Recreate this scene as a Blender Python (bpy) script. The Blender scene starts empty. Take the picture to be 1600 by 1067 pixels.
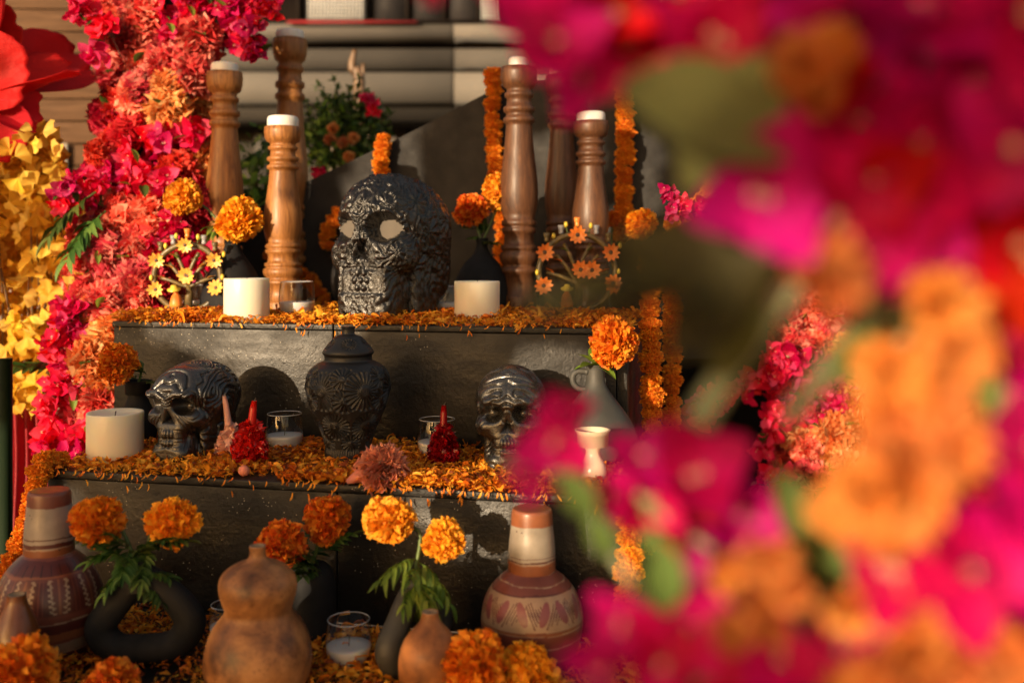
import bpy, math, random
import numpy as np
from mathutils import Vector, Matrix, Quaternion
random.seed(7)
RNG = np.random.default_rng(7)
R = math.radians
sc = bpy.context.scene
COL = sc.collection

# ------------------------------------------------------------------ camera, world, sun, exposure
F = 1555.6          # focal length in pixels of the 1600 px wide photograph (35 mm lens)
YH = 400.0          # eye-level line
CZ = 1.05           # eye height
cam_d = bpy.data.cameras.new('camera')
cam = bpy.data.objects.new('camera', cam_d); COL.objects.link(cam)
cam.location = (0, 0, CZ); cam.rotation_euler = (R(90), 0, 0)
cam_d.sensor_width = 36; cam_d.lens = 35
cam_d.shift_y = -(533.5 - YH) / 1600.0
cam_d.clip_start = 0.02; cam_d.clip_end = 300
cam_d.dof.use_dof = True; cam_d.dof.focus_distance = 1.40; cam_d.dof.aperture_fstop = 3.2
sc.camera = cam

SUN_AZ, SUN_EL = R(31), R(10)     # behind the camera's left shoulder, low
world = bpy.data.worlds.new('World'); sc.world = world; world.use_nodes = True
wn = world.node_tree.nodes; wl = world.node_tree.links
bg = wn['Background']
sky = wn.new('ShaderNodeTexSky'); sky.sky_type = 'NISHITA'; sky.sun_disc = False
sky.sun_elevation = SUN_EL; sky.sun_rotation = R(180) + SUN_AZ
sky.air_density = 1.0; sky.dust_density = 3.0; sky.ozone_density = 0.4
tint = wn.new('ShaderNodeMix'); tint.data_type = 'RGBA'; tint.blend_type = 'MULTIPLY'
tint.inputs['Factor'].default_value = 1.0
tint.inputs['B'].default_value = (1.0, 0.82, 0.66, 1)
wl.new(sky.outputs['Color'], tint.inputs['A']); wl.new(tint.outputs['Result'], bg.inputs['Color'])
bg.inputs['Strength'].default_value = 0.15
sun_d = bpy.data.lights.new('sun', 'SUN'); sun_d.energy = 4.4; sun_d.angle = R(0.6); sun_d.color = (1.0, 0.77, 0.50)
sun = bpy.data.objects.new('sun', sun_d); COL.objects.link(sun)
SUN = Vector((-math.sin(SUN_AZ)*math.cos(SUN_EL), -math.cos(SUN_AZ)*math.cos(SUN_EL), math.sin(SUN_EL)))
sun.rotation_euler = SUN.to_track_quat('Z', 'Y').to_euler()
sun.location = SUN*8
sc.view_settings.view_transform = 'Standard'; sc.view_settings.look = 'None'
sc.view_settings.exposure = 0.68; sc.view_settings.gamma = 1; sc.view_settings.use_curve_mapping = False
sc.render.engine = 'CYCLES'
sc.cycles.use_denoising = True
sc.cycles.max_bounces = 8; sc.cycles.transparent_max_bounces = 12
sc.cycles.caustics_reflective = False; sc.cycles.caustics_refractive = False

# ------------------------------------------------------------------ coordinates
def P(px, py, d): return Vector(((px-800)/F*d, d, CZ-(py-YH)/F*d))
H_TOP, H_MID, H_BOT = 0.104, 0.2864, 0.46
def on(px, py, h):                 # point on the shelf h below the eye that shows at the pixel
    return P(px, py, h*F/(py-YH))
U = Vector((0.979, -0.203, 0)).normalized(); N = Vector((0.203, 0.979, 0)).normalized()
O = Vector((-0.6217, 1.333, 0))
def A(t, w, h): v = O+U*t+N*w; return Vector((v.x, v.y, CZ-h))
ALT_ROT = math.atan2(U.y, U.x)

# ------------------------------------------------------------------ geometry helpers
class G:
    def __init__(s): s.v=[]; s.q=[]; s.t=[]; s.qm=[]; s.tm=[]; s.n=0; s.c=[]; s.hasc=False
    def add(s, V, quads=None, tris=None, m=0, col=None):
        V = np.asarray(V, float).reshape(-1, 3)
        if quads is not None and len(quads): q=np.asarray(quads,int)+s.n; s.q.append(q); s.qm.append(np.full(len(q),m))
        if tris is not None and len(tris): t=np.asarray(tris,int)+s.n; s.t.append(t); s.tm.append(np.full(len(t),m))
        s.v.append(V); s.n += len(V)
        if col is not None: s.hasc=True; s.c.append(np.broadcast_to(np.asarray(col,float),(len(V),3)))
        else: s.c.append(np.ones((len(V),3))*.5)
        return s
    def mesh(s, name, mats, smooth=True):
        me = bpy.data.meshes.new(name)
        V = np.concatenate(s.v)
        q = np.concatenate(s.q) if s.q else np.zeros((0,4),int)
        t = np.concatenate(s.t) if s.t else np.zeros((0,3),int)
        mi = np.concatenate(s.qm+s.tm) if (s.qm or s.tm) else np.zeros(0)
        me.vertices.add(len(V)); me.vertices.foreach_set('co', V.astype(np.float32).ravel())
        me.loops.add(q.size+t.size)
        me.loops.foreach_set('vertex_index', np.concatenate([q.ravel(), t.ravel()]).astype(np.int32))
        me.polygons.add(len(q)+len(t))
        ls = np.concatenate([np.arange(len(q))*4, q.size+np.arange(len(t))*3]).astype(np.int32)
        me.polygons.foreach_set('loop_start', ls)
        me.polygons.foreach_set('material_index', mi.astype(np.int32))
        me.update(calc_edges=True)
        if smooth: me.polygons.foreach_set('use_smooth', np.ones(len(me.polygons), bool))
        if s.hasc:
            a = me.color_attributes.new('Col', 'FLOAT_COLOR', 'POINT')
            c = np.concatenate(s.c); c = np.concatenate([c, np.ones((len(c),1))],1)
            a.data.foreach_set('color', c.astype(np.float32).ravel())
        for m in (mats if isinstance(mats,(list,tuple)) else [mats]): me.materials.append(m)
        me.update()
        return me

def link(name, me, parent=None, loc=None, rot=None, scale=None):
    o = bpy.data.objects.new(name, me); COL.objects.link(o)
    if parent: o.parent = parent
    if loc is not None: o.location = loc
    if rot is not None:
        if isinstance(rot, Quaternion): o.rotation_mode='QUATERNION'; o.rotation_quaternion = rot
        else: o.rotation_euler = rot
    if scale is not None: o.scale = (scale,)*3 if isinstance(scale,(int,float)) else scale
    return o
def tag(o, label=None, cat=None, group=None, kind=None):
    if label: o['label']=label
    if cat: o['category']=cat
    if group: o['group']=group
    if kind: o['kind']=kind
    return o
def thing(name, label, cat, loc=(0,0,0), rz=0.0, group=None):
    o = bpy.data.objects.new(name, None); COL.objects.link(o); o.empty_display_size=.02
    o.location = loc; o.rotation_euler=(0,0,rz)
    return tag(o, label, cat, group)

def grid_faces(nu, nv, wrap_u=False, wrap_v=False):
    iu = np.arange(nu if wrap_u else nu-1); iv = np.arange(nv if wrap_v else nv-1)
    a, b = np.meshgrid(iu, iv, indexing='ij'); a=a.ravel(); b=b.ravel()
    a2=(a+1)%nu; b2=(b+1)%nv
    return np.stack([a*nv+b, a2*nv+b, a2*nv+b2, a*nv+b2], 1)

def dense(profile, n):
    p = np.array(profile, float)
    s = np.concatenate([[0], np.cumsum(np.hypot(*np.diff(p,axis=0).T))])
    k = np.linspace(0, s[-1], n)
    return np.stack([np.interp(k,s,p[:,0]), np.interp(k,s,p[:,1])],1)
def smoothp(profile, it=1):
    p = np.array(profile, float)
    for _ in range(it):                     # Chaikin corner cutting, ends kept
        a = p[:-1]*.75+p[1:]*.25; b = p[:-1]*.25+p[1:]*.75
        q = np.empty((2*len(a),2)); q[0::2]=a; q[1::2]=b
        p = np.vstack([p[:1], q, p[-1:]])
    return p
def lathe(profile, seg=40, c=(0,0,0), m=0, g=None, M=None, sm=0, wob=0.0, col=None):
    p = smoothp(profile, sm) if sm else np.array(profile, float)
    th = np.arange(seg)*2*math.pi/seg
    r = p[:,0][:,None]*(1+wob*np.sin(3*th+p[:,1][:,None]*20)[...]) if wob else np.repeat(p[:,0][:,None], seg, 1)
    V = np.stack([r*np.cos(th), r*np.sin(th), np.repeat(p[:,1][:,None],seg,1)], -1).reshape(-1,3)
    V = V+np.array(c)
    if M is not None: V = xf(V, M)
    f = grid_faces(len(p), seg, False, True)[:, ::-1]
    g = g or G(); g.add(V, quads=f, m=m, col=col); return g
def xf(V, M):
    M = np.array(M); return V@M[:3,:3].T+M[:3,3]
def frames(pts):
    pts=[Vector(p) for p in pts]; T=[]
    for i in range(len(pts)):
        a=pts[max(i-1,0)]; b=pts[min(i+1,len(pts)-1)]; T.append((b-a).normalized())
    n = T[0].orthogonal().normalized(); out=[]
    for i,t in enumerate(T):
        n = (n - t*n.dot(t)).normalized(); out.append((t,n,t.cross(n)))
    return out
def tube(pts, rad, seg=8, g=None, m=0, cap=True, col=None):
    g = g or G(); fr = frames(pts)
    rad = rad if hasattr(rad,'__len__') else [rad]*len(pts)
    V=[]
    for p,(t,n,b),r in zip(pts,fr,rad):
        for k in range(seg):
            a=k*2*math.pi/seg; V.append(Vector(p)+n*(math.cos(a)*r)+b*(math.sin(a)*r))
    tris=[]
    f = grid_faces(len(pts), seg, False, True)
    V=[tuple(v) for v in V]
    if cap:
        V.append(tuple(pts[0])); V.append(tuple(pts[-1])); a=len(V)-2; b=len(V)-1; o=(len(pts)-1)*seg
        for k in range(seg): tris.append((a,(k+1)%seg,k)); tris.append((b,o+k,o+(k+1)%seg))
    g.add(V, quads=f, tris=tris, m=m, col=col); return g
def spline(pts, n=24):
    pts=[Vector(p) for p in pts]; out=[]
    ext=[pts[0]*2-pts[1]]+pts+[pts[-1]*2-pts[-2]]
    segs=len(pts)-1
    for i in range(n):
        u=i/(n-1)*segs; k=min(int(u),segs-1); t=u-k
        p0,p1,p2,p3=ext[k:k+4]
        out.append(.5*((2*p1)+(p2-p0)*t+(2*p0-5*p1+4*p2-p3)*t*t+(3*p1-p0-3*p2+p3)*t**3))
    return out
def box(g, c, s, M=None, m=0, bev=0.0):
    cx,cy,cz=c; x,y,z=[k/2 for k in s]; b=min(bev,x*.9,y*.9,z*.9)
    if b<=0:
        V=[(cx+i*x,cy+j*y,cz+k*z) for i in(-1,1) for j in(-1,1) for k in(-1,1)]
        q=[(0,1,3,2),(4,6,7,5),(0,4,5,1),(2,3,7,6),(0,2,6,4),(1,5,7,3)]
        V=np.array(V)
        if M is not None: V=xf(V,M)
        return g.add(V,quads=q,m=m)
    import bmesh
    bm=bmesh.new(); bmesh.ops.create_cube(bm,size=1)
    for v in bm.verts: v.co=Vector((cx+v.co.x*2*x,cy+v.co.y*2*y,cz+v.co.z*2*z))
    bmesh.ops.bevel(bm,geom=bm.edges[:],offset=b,segments=2,affect='EDGES',profile=.6)
    bm.verts.ensure_lookup_table()
    V=np.array([v.co[:] for v in bm.verts]); q=[[v.index for v in f.verts] for f in bm.faces if len(f.verts)==4]
    t=[[v.index for v in f.verts] for f in bm.faces if len(f.verts)==3]
    bm.free()
    if M is not None: V=xf(V,M)
    return g.add(V,quads=q,tris=t,m=m)

# lattice noise
_LAT = np.random.default_rng(3).random((32,32,32))
def vnoise(p, s=1.0, off=0.0):
    p = np.asarray(p)*s+off; i=np.floor(p).astype(int); f=p-i; f=f*f*(3-2*f)
    def L(a,b,c): return _LAT[(i[...,0]+a)%32,(i[...,1]+b)%32,(i[...,2]+c)%32]
    x,y,z=f[...,0],f[...,1],f[...,2]
    c00=L(0,0,0)*(1-x)+L(1,0,0)*x; c10=L(0,1,0)*(1-x)+L(1,1,0)*x
    c01=L(0,0,1)*(1-x)+L(1,0,1)*x; c11=L(0,1,1)*(1-x)+L(1,1,1)*x
    return (c00*(1-y)+c10*y)*(1-z)+(c01*(1-y)+c11*y)*z

# ------------------------------------------------------------------ materials
def nodes(name):
    m=bpy.data.materials.new(name); m.use_nodes=True; nt=m.node_tree; return m,nt.nodes,nt.links,nt.nodes['Principled BSDF']
def rgba(c): return (c[0],c[1],c[2],1)
def coord(n,l,scale=1.0,vec=(1,1,1),kind='Object'):
    tc=n.new('ShaderNodeTexCoord'); mp=n.new('ShaderNodeMapping'); mp.inputs['Scale'].default_value=tuple(scale*v for v in vec)
    l.new(tc.outputs[kind],mp.inputs['Vector']); return mp.outputs['Vector']
def noise(n,l,vec,scale,detail=3,rough=.55,dist=0):
    t=n.new('ShaderNodeTexNoise'); t.inputs['Scale'].default_value=scale; t.inputs['Detail'].default_value=detail
    t.inputs['Roughness'].default_value=rough; t.inputs['Distortion'].default_value=dist
    l.new(vec,t.inputs['Vector']); return t.outputs['Fac']
def ramp(n,l,fac,stops):
    r=n.new('ShaderNodeValToRGB'); e=r.color_ramp.elements
    e[0].position=stops[0][0]; e[0].color=rgba(stops[0][1]); e[1].position=stops[-1][0]; e[1].color=rgba(stops[-1][1])
    for p,c in stops[1:-1]: k=e.new(p); k.color=rgba(c)
    l.new(fac,r.inputs['Fac']); return r.outputs['Color']
def vramp(n,l,fac,a,b,x0=0.,x1=1.):
    r=n.new('ShaderNodeMapRange'); r.inputs['From Min'].default_value=x0; r.inputs['From Max'].default_value=x1
    r.inputs['To Min'].default_value=a; r.inputs['To Max'].default_value=b; l.new(fac,r.inputs['Value']); return r.outputs['Result']
def bump(n,l,h,strength,dist,nrm=None):
    b=n.new('ShaderNodeBump'); b.inputs['Strength'].default_value=strength; b.inputs['Distance'].default_value=dist
    l.new(h,b.inputs['Height'])
    if nrm is not None: l.new(nrm,b.inputs['Normal'])
    return b.outputs['Normal']

def mat_generic(name, c0, c1, scale, rough=(.4,.6), bs=.2, bd=.002, vec=(1,1,1), detail=4, coat=0, dist=0, spec=.5, stops=(.3,.7), fine=None):
    m,n,l,p=nodes(name); v=coord(n,l,1,vec)
    a=noise(n,l,v,scale,detail,dist=dist)
    l.new(ramp(n,l,a,[(stops[0],c0),(stops[1],c1)]),p.inputs['Base Color'])
    b=noise(n,l,v,scale*3.1,3)
    l.new(vramp(n,l,b,rough[0],rough[1],.3,.7),p.inputs['Roughness'])
    if bs:
        nn=bump(n,l,b,bs,bd)
        if fine: nn=bump(n,l,noise(n,l,v,fine,2),bs,bd*.5,nn)
        l.new(nn,p.inputs['Normal'])
    p.inputs['Coat Weight'].default_value=coat; p.inputs['Coat Roughness'].default_value=.12
    p.inputs['Specular IOR Level'].default_value=spec
    return m

def mat_black_paint():
    m,n,l,p=nodes('black_brushed_paint'); v=coord(n,l)
    vs=coord(n,l,1,(7,7,90)); vb=coord(n,l,1,(18,18,60))
    big=noise(n,l,v,5,4); strk=noise(n,l,vs,1,3); strk2=noise(n,l,vb,1,4); fine=noise(n,l,v,170,4,.65); mid=noise(n,l,v,45,3)
    base=ramp(n,l,big,[(.3,(.007,.0063,.006)),(.6,(.015,.0135,.012)),(.74,(.045,.040,.034))])
    sp=n.new('ShaderNodeTexVoronoi'); sp.inputs['Scale'].default_value=150; l.new(v,sp.inputs['Vector'])
    m1=n.new('ShaderNodeMath'); m1.operation='LESS_THAN'; m1.inputs[1].default_value=.12; l.new(sp.outputs['Distance'],m1.inputs[0])
    m2=n.new('ShaderNodeMath'); m2.operation='GREATER_THAN'; m2.inputs[1].default_value=.52; l.new(noise(n,l,v,9,3),m2.inputs[0])
    m3=n.new('ShaderNodeMath'); m3.operation='MULTIPLY'; l.new(m1.outputs[0],m3.inputs[0]); l.new(m2.outputs[0],m3.inputs[1])
    mx=n.new('ShaderNodeMix'); mx.data_type='RGBA'; mx.inputs['B'].default_value=(.30,.27,.22,1); l.new(base,mx.inputs['A']); l.new(m3.outputs[0],mx.inputs['Factor'])
    l.new(mx.outputs['Result'],p.inputs['Base Color'])
    wr=noise(n,l,coord(n,l,1,(9,9,26)),1,6,.65)
    l.new(vramp(n,l,wr,.30,.58,.35,.65),p.inputs['Roughness'])
    nn=bump(n,l,strk,.25,.0012); nn=bump(n,l,strk2,.3,.0014,nn); nn=bump(n,l,mid,.35,.003,nn); nn=bump(n,l,fine,.7,.0014,nn)
    l.new(nn,p.inputs['Normal']); p.inputs['Specular IOR Level'].default_value=.38
    return m

def mat_wood(name, dark, mid, light, vs=(120,120,9), rough=(.38,.58), coat=.08):
    m,n,l,p=nodes(name); v=coord(n,l,1,vs); oi=n.new('ShaderNodeObjectInfo')
    vv=n.new('ShaderNodeVectorMath'); vv.operation='ADD'; l.new(v,vv.inputs[0]); 
    cb=n.new('ShaderNodeCombineXYZ'); mu=n.new('ShaderNodeMath'); mu.operation='MULTIPLY'; mu.inputs[1].default_value=37
    l.new(oi.outputs['Random'],mu.inputs[0]); l.new(mu.outputs[0],cb.inputs[2]); l.new(mu.outputs[0],cb.inputs[0]); l.new(cb.outputs[0],vv.inputs[1])
    a=noise(n,l,vv.outputs[0],1,6,.65,1.2); b=noise(n,l,vv.outputs[0],4,3)
    l.new(ramp(n,l,a,[(.28,dark),(.5,mid),(.75,light)]),p.inputs['Base Color'])
    l.new(vramp(n,l,b,rough[0],rough[1],.3,.7),p.inputs['Roughness']); l.new(bump(n,l,a,.35,.0012),p.inputs['Normal'])
    p.inputs['Coat Weight'].default_value=coat; p.inputs['Coat Roughness'].default_value=.25
    return m

def mat_petal(name, stops, tr=.35, rough=.55, var=.12, nscale=90, hue=.02, bd=.0006):
    """thin petal: diffuse + translucent, pigment varies per petal (Col.r) and per flower."""
    m,n,l,p=nodes(name)
    at=n.new('ShaderNodeAttribute'); at.attribute_name='Col'
    sep=n.new('ShaderNodeSeparateColor'); l.new(at.outputs['Color'],sep.inputs[0])
    oi=n.new('ShaderNodeObjectInfo'); v=coord(n,l)
    nz=noise(n,l,v,nscale,3)
    a1=n.new('ShaderNodeMath'); a1.operation='MULTIPLY_ADD'; a1.inputs[1].default_value=.5; l.new(nz,a1.inputs[0]); l.new(sep.outputs[0],a1.inputs[2])
    a2=n.new('ShaderNodeMath'); a2.operation='SUBTRACT'; a2.inputs[1].default_value=.25; l.new(a1.outputs[0],a2.inputs[0])
    c=ramp(n,l,a2.outputs[0],stops)
    hs=n.new('ShaderNodeHueSaturation'); l.new(c,hs.inputs['Color'])
    l.new(vramp(n,l,oi.outputs['Random'],.5-hue,.5+hue),hs.inputs['Hue'])
    l.new(vramp(n,l,oi.outputs['Random'],1-var,1+var),hs.inputs['Value'])
    c=hs.outputs['Color']
    l.new(c,p.inputs['Base Color']); p.inputs['Roughness'].default_value=rough; p.inputs['Specular IOR Level'].default_value=.3
    if bd: l.new(bump(n,l,noise(n,l,v,nscale*4,2),.4,bd),p.inputs['Normal'])
    t=n.new('ShaderNodeBsdfTranslucent'); l.new(c,t.inputs['Color'])
    mx=n.new('ShaderNodeMixShader'); mx.inputs[0].default_value=tr
    l.new(p.outputs[0],mx.inputs[1]); l.new(t.outputs[0],mx.inputs[2])
    l.new(mx.outputs[0],n['Material Output'].inputs['Surface'])
    return m

def mat_wax(name,c,rad=.02,rough=.38,sss=.6):
    m,n,l,p=nodes(name); v=coord(n,l)
    a=noise(n,l,v,14,3); l.new(ramp(n,l,a,[(.3,tuple(k*.93 for k in c)),(.7,c)]),p.inputs['Base Color'])
    p.inputs['Subsurface Weight'].default_value=sss; p.inputs['Subsurface Radius'].default_value=(1.,.7,.42); p.inputs['Subsurface Scale'].default_value=rad
    p.inputs['Roughness'].default_value=rough
    l.new(bump(n,l,noise(n,l,v,60,3),.15,.001),p.inputs['Normal'])
    return m
def mat_glass():
    m,n,l,p=nodes('thin_clear_glass'); n.remove(p)
    tr=n.new('ShaderNodeBsdfTransparent'); tr.inputs[0].default_value=(.96,.965,.96,1)
    gl=n.new('ShaderNodeBsdfGlossy'); gl.inputs['Roughness'].default_value=.02
    lw=n.new('ShaderNodeLayerWeight'); lw.inputs['Blend'].default_value=.5
    pw=n.new('ShaderNodeMath'); pw.operation='POWER'; pw.inputs[1].default_value=2.2; l.new(lw.outputs['Facing'],pw.inputs[0])
    mx=n.new('ShaderNodeMixShader'); l.new(vramp(n,l,pw.outputs[0],.05,.95,0.,1.),mx.inputs[0]); l.new(tr.outputs[0],mx.inputs[1]); l.new(gl.outputs[0],mx.inputs[2])
    l.new(mx.outputs[0],n['Material Output'].inputs['Surface']); return m
def mat_vcol(name, rough=.35, coat=.3, bd=.0006, ns=120, sat=.25):
    m,n,l,p=nodes(name); at=n.new('ShaderNodeAttribute'); at.attribute_name='Col'; v=coord(n,l)
    nz=noise(n,l,v,26,5,.6); hs=n.new('ShaderNodeHueSaturation'); l.new(at.outputs['Color'],hs.inputs['Color'])
    l.new(vramp(n,l,nz,1-sat,1+sat,.3,.7),hs.inputs['Value'])
    sp=n.new('ShaderNodeTexVoronoi'); sp.inputs['Scale'].default_value=95; l.new(v,sp.inputs['Vector'])
    lt=n.new('ShaderNodeMath'); lt.operation='LESS_THAN'; lt.inputs[1].default_value=.10; l.new(sp.outputs['Distance'],lt.inputs[0])
    n2=n.new('ShaderNodeMath'); n2.operation='GREATER_THAN'; n2.inputs[1].default_value=.55; l.new(noise(n,l,v,40,2),n2.inputs[0])
    ml=n.new('ShaderNodeMath'); ml.operation='MULTIPLY'; l.new(lt.outputs[0],ml.inputs[0]); l.new(n2.outputs[0],ml.inputs[1])
    mx=n.new('ShaderNodeMix'); mx.data_type='RGBA'; mx.inputs['B'].default_value=(.06,.035,.03,1); l.new(ml.outputs[0],mx.inputs['Factor']); l.new(hs.outputs[0],mx.inputs['A'])
    l.new(mx.outputs['Result'],p.inputs['Base Color']); l.new(vramp(n,l,nz,rough*.8,rough*1.3,.3,.7),p.inputs['Roughness'])
    p.inputs['Coat Weight'].default_value=coat; p.inputs['Coat Roughness'].default_value=.2
    l.new(bump(n,l,noise(n,l,v,ns,3),.2,bd),p.inputs['Normal']); return m

M_PAINT=mat_black_paint()
M_BOARD=mat_generic('flat_charcoal_paint',(.018,.017,.017),(.032,.030,.029),14,(.55,.75),.4,.002,detail=6,spec=.18,fine=160)
M_WOOD_L=mat_wood('sunlit_tone_turned_wood',(.11,.040,.012),(.30,.122,.032),(.45,.205,.06))  # lighter copy of the wood, with sunlight put into its colour
M_WOOD_D=mat_wood('dark_and_shade_tone_wood',(.035,.014,.007),(.095,.037,.015),(.165,.068,.026))  # darker copy, shade put into the candlestick colour; also the screen planks
M_SIDING=mat_wood('brown_wall_planks',(.05,.026,.014),(.10,.055,.030),(.15,.085,.05),vs=(3,60,60),rough=(.5,.7),coat=0)
M_CLAY=mat_generic('matte_black_clay',(.010,.0105,.012),(.022,.022,.024),20,(.6,.75),.15,.001,spec=.15)
M_CLAY_URN=mat_generic('burnished_black_clay',(.010,.010,.011),(.022,.021,.022),30,(.38,.5),.12,.0006,spec=.5)
M_CLAY_GREY=mat_generic('grey_clay_and_sheen',(.040,.040,.037),(.066,.064,.058),16,(.5,.65),.15,.001)
M_SKULL=mat_generic('glossy_black_glaze',(.006,.005,.005),(.022,.018,.015),35,(.13,.28),.35,.0012,coat=.5,fine=420,spec=.8)
M_SKULL_BIG=mat_generic('relief_black_glaze',(.004,.0035,.0035),(.011,.009,.008),35,(.16,.30),.45,.0014,coat=.1,fine=400,spec=.7)
M_SKULL_SILVER=mat_generic('smoky_silver_black_glaze',(.008,.007,.006),(.035,.030,.024),40,(.16,.32),.3,.001,coat=.5,fine=400,spec=1.)
M_WAX=mat_wax('ivory_wax',(.84,.78,.64))
M_WAXW=mat_wax('white_wax',(.80,.78,.76),.008)
M_WAX_RED=mat_wax('red_wax',(.62,.012,.008),.005,.22,.35)
M_WAX_CRIMSON=mat_wax('crimson_wax',(.33,.004,.006),.003,.16,.25)
M_WAX_PINK=mat_wax('pale_pink_wax',(.80,.42,.33),.006,.35,.4)
M_WAX_SALMON=mat_wax('salmon_wax',(.80,.27,.17),.006,.4,.4)
M_GLASS=mat_glass()
M_WICK=mat_generic('wick',(.05,.04,.03),(.12,.10,.08),60,bs=0)
M_MARI=mat_petal('orange_marigold_petals',[(.15,(.74,.15,.006)),(.5,(.89,.27,.012)),(.85,(.95,.40,.03))],.22,.5,.2,60,.018)
M_MARI_Y=mat_petal('golden_marigold_petals',[(.15,(.80,.26,.008)),(.5,(.90,.38,.018)),(.85,(.95,.50,.04))],.22,.5,.1,60,.008)
M_GARL=mat_petal('garland_marigold_petals',[(.15,(.78,.20,.010)),(.5,(.88,.30,.018)),(.85,(.92,.40,.03))],.3,.6,.08,80,.008)
M_SHRED=mat_petal('loose_marigold_petals',[(.0,(.24,.05,.010)),(.15,(.62,.12,.006)),(.45,(.86,.26,.012)),(.85,(.95,.46,.04))],.25,.5,.0,60,.0)
M_CORAL=mat_petal('coral_carnation_petals',[(.15,(.74,.045,.05)),(.55,(.88,.15,.13)),(.9,(.94,.38,.28))],.35,.55,.18,60,.012)
M_RED=mat_petal('red_carnation_petals',[(.15,(.55,.006,.014)),(.5,(.72,.022,.03)),(.9,(.80,.08,.07))],.35,.55,.15,60,.01)
M_PEACH=mat_petal('peach_orange_carnation_petals',[(.15,(.85,.25,.07)),(.5,(.92,.40,.14)),(.9,(.95,.58,.26))],.35,.55,.12,60,.012)
M_MAG=mat_petal('magenta_bracts',[(.1,(.55,.001,.05)),(.5,(.80,.008,.11)),(.9,(.88,.09,.24))],.45,.5,.2,35,.016)
M_MAGF=mat_petal('foreground_magenta_bracts',[(.1,(.50,.001,.10)),(.5,(.68,.002,.17)),(.9,(.76,.006,.27))],.45,.5,.15,25,.016)
M_REDF=mat_petal('foreground_crimson_bracts',[(.1,(.40,.001,.018)),(.5,(.60,.002,.06)),(.9,(.70,.006,.11))],.45,.5,.2,25,.02)
M_ORF=mat_petal('foreground_orange_petals',[(.1,(.84,.24,.05)),(.5,(.91,.36,.09)),(.9,(.94,.46,.14))],.4,.5,.12,25,.012)
M_CREAM=mat_petal('cream_bract_flowers',[(.2,(.75,.55,.30)),(.8,(.85,.75,.50))],.3,.5,.1)
M_GREEN=mat_petal('green_leaves',[(.1,(.025,.06,.010)),(.5,(.06,.12,.022)),(.9,(.13,.20,.04))],.3,.45,.25,30,.02)
M_GREEN_L=mat_petal('lime_green_leaves',[(.1,(.09,.16,.02)),(.5,(.18,.27,.035)),(.9,(.30,.38,.06))],.35,.45,.2,30,.02)
M_GREEN_F=mat_petal('foreground_leaves',[(.1,(.07,.12,.025)),(.5,(.12,.20,.045)),(.9,(.22,.28,.10))],.3,.5,.3,30,.02)
M_OLIVE=mat_petal('dark_olive_leaves',[(.1,(.03,.030,.006)),(.5,(.06,.055,.012)),(.9,(.11,.10,.03))],.3,.5,.25,30,.02)
M_GOLDLEAF=mat_petal('golden_yellow_fan_leaves',[(.1,(.68,.34,.025)),(.5,(.88,.57,.06)),(.9,(.95,.76,.20))],.5,.5,.12,25,.015)
M_REDPAPER=mat_petal('red_paper',[(.1,(.52,.006,.010)),(.9,(.74,.018,.018))],.32,.6,.05,14,.004,bd=.006)
M_STEM=mat_generic('green_stems',(.06,.10,.02),(.13,.19,.05),30,bs=0)
M_TWIG=mat_generic('brown_twigs',(.09,.05,.03),(.20,.13,.08),30,bs=.2)
M_TERR=mat_vcol('painted_glazed_terracotta',.36,.25)
def mat_gourd():
    m,n,l,p=nodes('mottled_gourd_skin'); v=coord(n,l)
    a=noise(n,l,v,20,8,.62,.4); b=noise(n,l,v,55,6,.7); c=ramp(n,l,a,[(.36,(.10,.040,.015)),(.46,(.24,.10,.035)),(.56,(.42,.19,.065)),(.68,(.50,.25,.10))])
    sp=ramp(n,l,b,[(.30,(.12,.10,.09)),(.42,(.75,.72,.7)),(.6,(1,1,1))]); sp2=ramp(n,l,noise(n,l,v,260,3),[(.30,(.35,.3,.28)),(.40,(1,1,1)),(1,(1,1,1))])
    x=n.new('ShaderNodeMix'); x.data_type='RGBA'; x.blend_type='MULTIPLY'; x.inputs['Factor'].default_value=.8; l.new(c,x.inputs['A']); l.new(sp,x.inputs['B'])
    y=n.new('ShaderNodeMix'); y.data_type='RGBA'; y.blend_type='MULTIPLY'; y.inputs['Factor'].default_value=.6; l.new(x.outputs['Result'],y.inputs['A']); l.new(sp2,y.inputs['B'])
    l.new(y.outputs['Result'],p.inputs['Base Color']); l.new(vramp(n,l,b,.35,.6,.3,.7),p.inputs['Roughness']); l.new(bump(n,l,b,.3,.0015),p.inputs['Normal']); return m
M_GOURD=mat_gourd()
M_GOURD_D=mat_generic('dark_polished_gourd',(.09,.028,.010),(.22,.07,.02),26,(.25,.4),.1,.001,coat=.25)
M_GOURD_P=mat_generic('ochre_pear_gourd',(.13,.048,.018),(.36,.135,.04),34,(.4,.6),.3,.001,coat=.05,detail=8,stops=(.35,.6),spec=.35)
M_CREAMC=mat_generic('cream_glaze',(.74,.62,.45),(.84,.74,.56),14,(.2,.3),.05,.0005,coat=.3)
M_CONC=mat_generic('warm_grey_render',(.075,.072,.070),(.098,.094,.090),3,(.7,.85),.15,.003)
M_CONC_D=mat_generic('dark_taupe_render',(.038,.035,.032),(.052,.048,.044),3,(.7,.85),.15,.003)  # darkest render tone, for the wall and lower band
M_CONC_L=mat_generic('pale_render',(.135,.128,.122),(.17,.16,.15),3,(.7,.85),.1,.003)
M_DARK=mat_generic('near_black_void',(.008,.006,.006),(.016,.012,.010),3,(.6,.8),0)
M_WINDOW=mat_generic('dark_window_glass',(.01,.01,.012),(.03,.028,.03),2,(.5,.6),0)
M_MESHP=mat_generic('pale_metal_mesh',(.34,.36,.38),(.46,.48,.50),40,(.4,.5),0)
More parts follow.
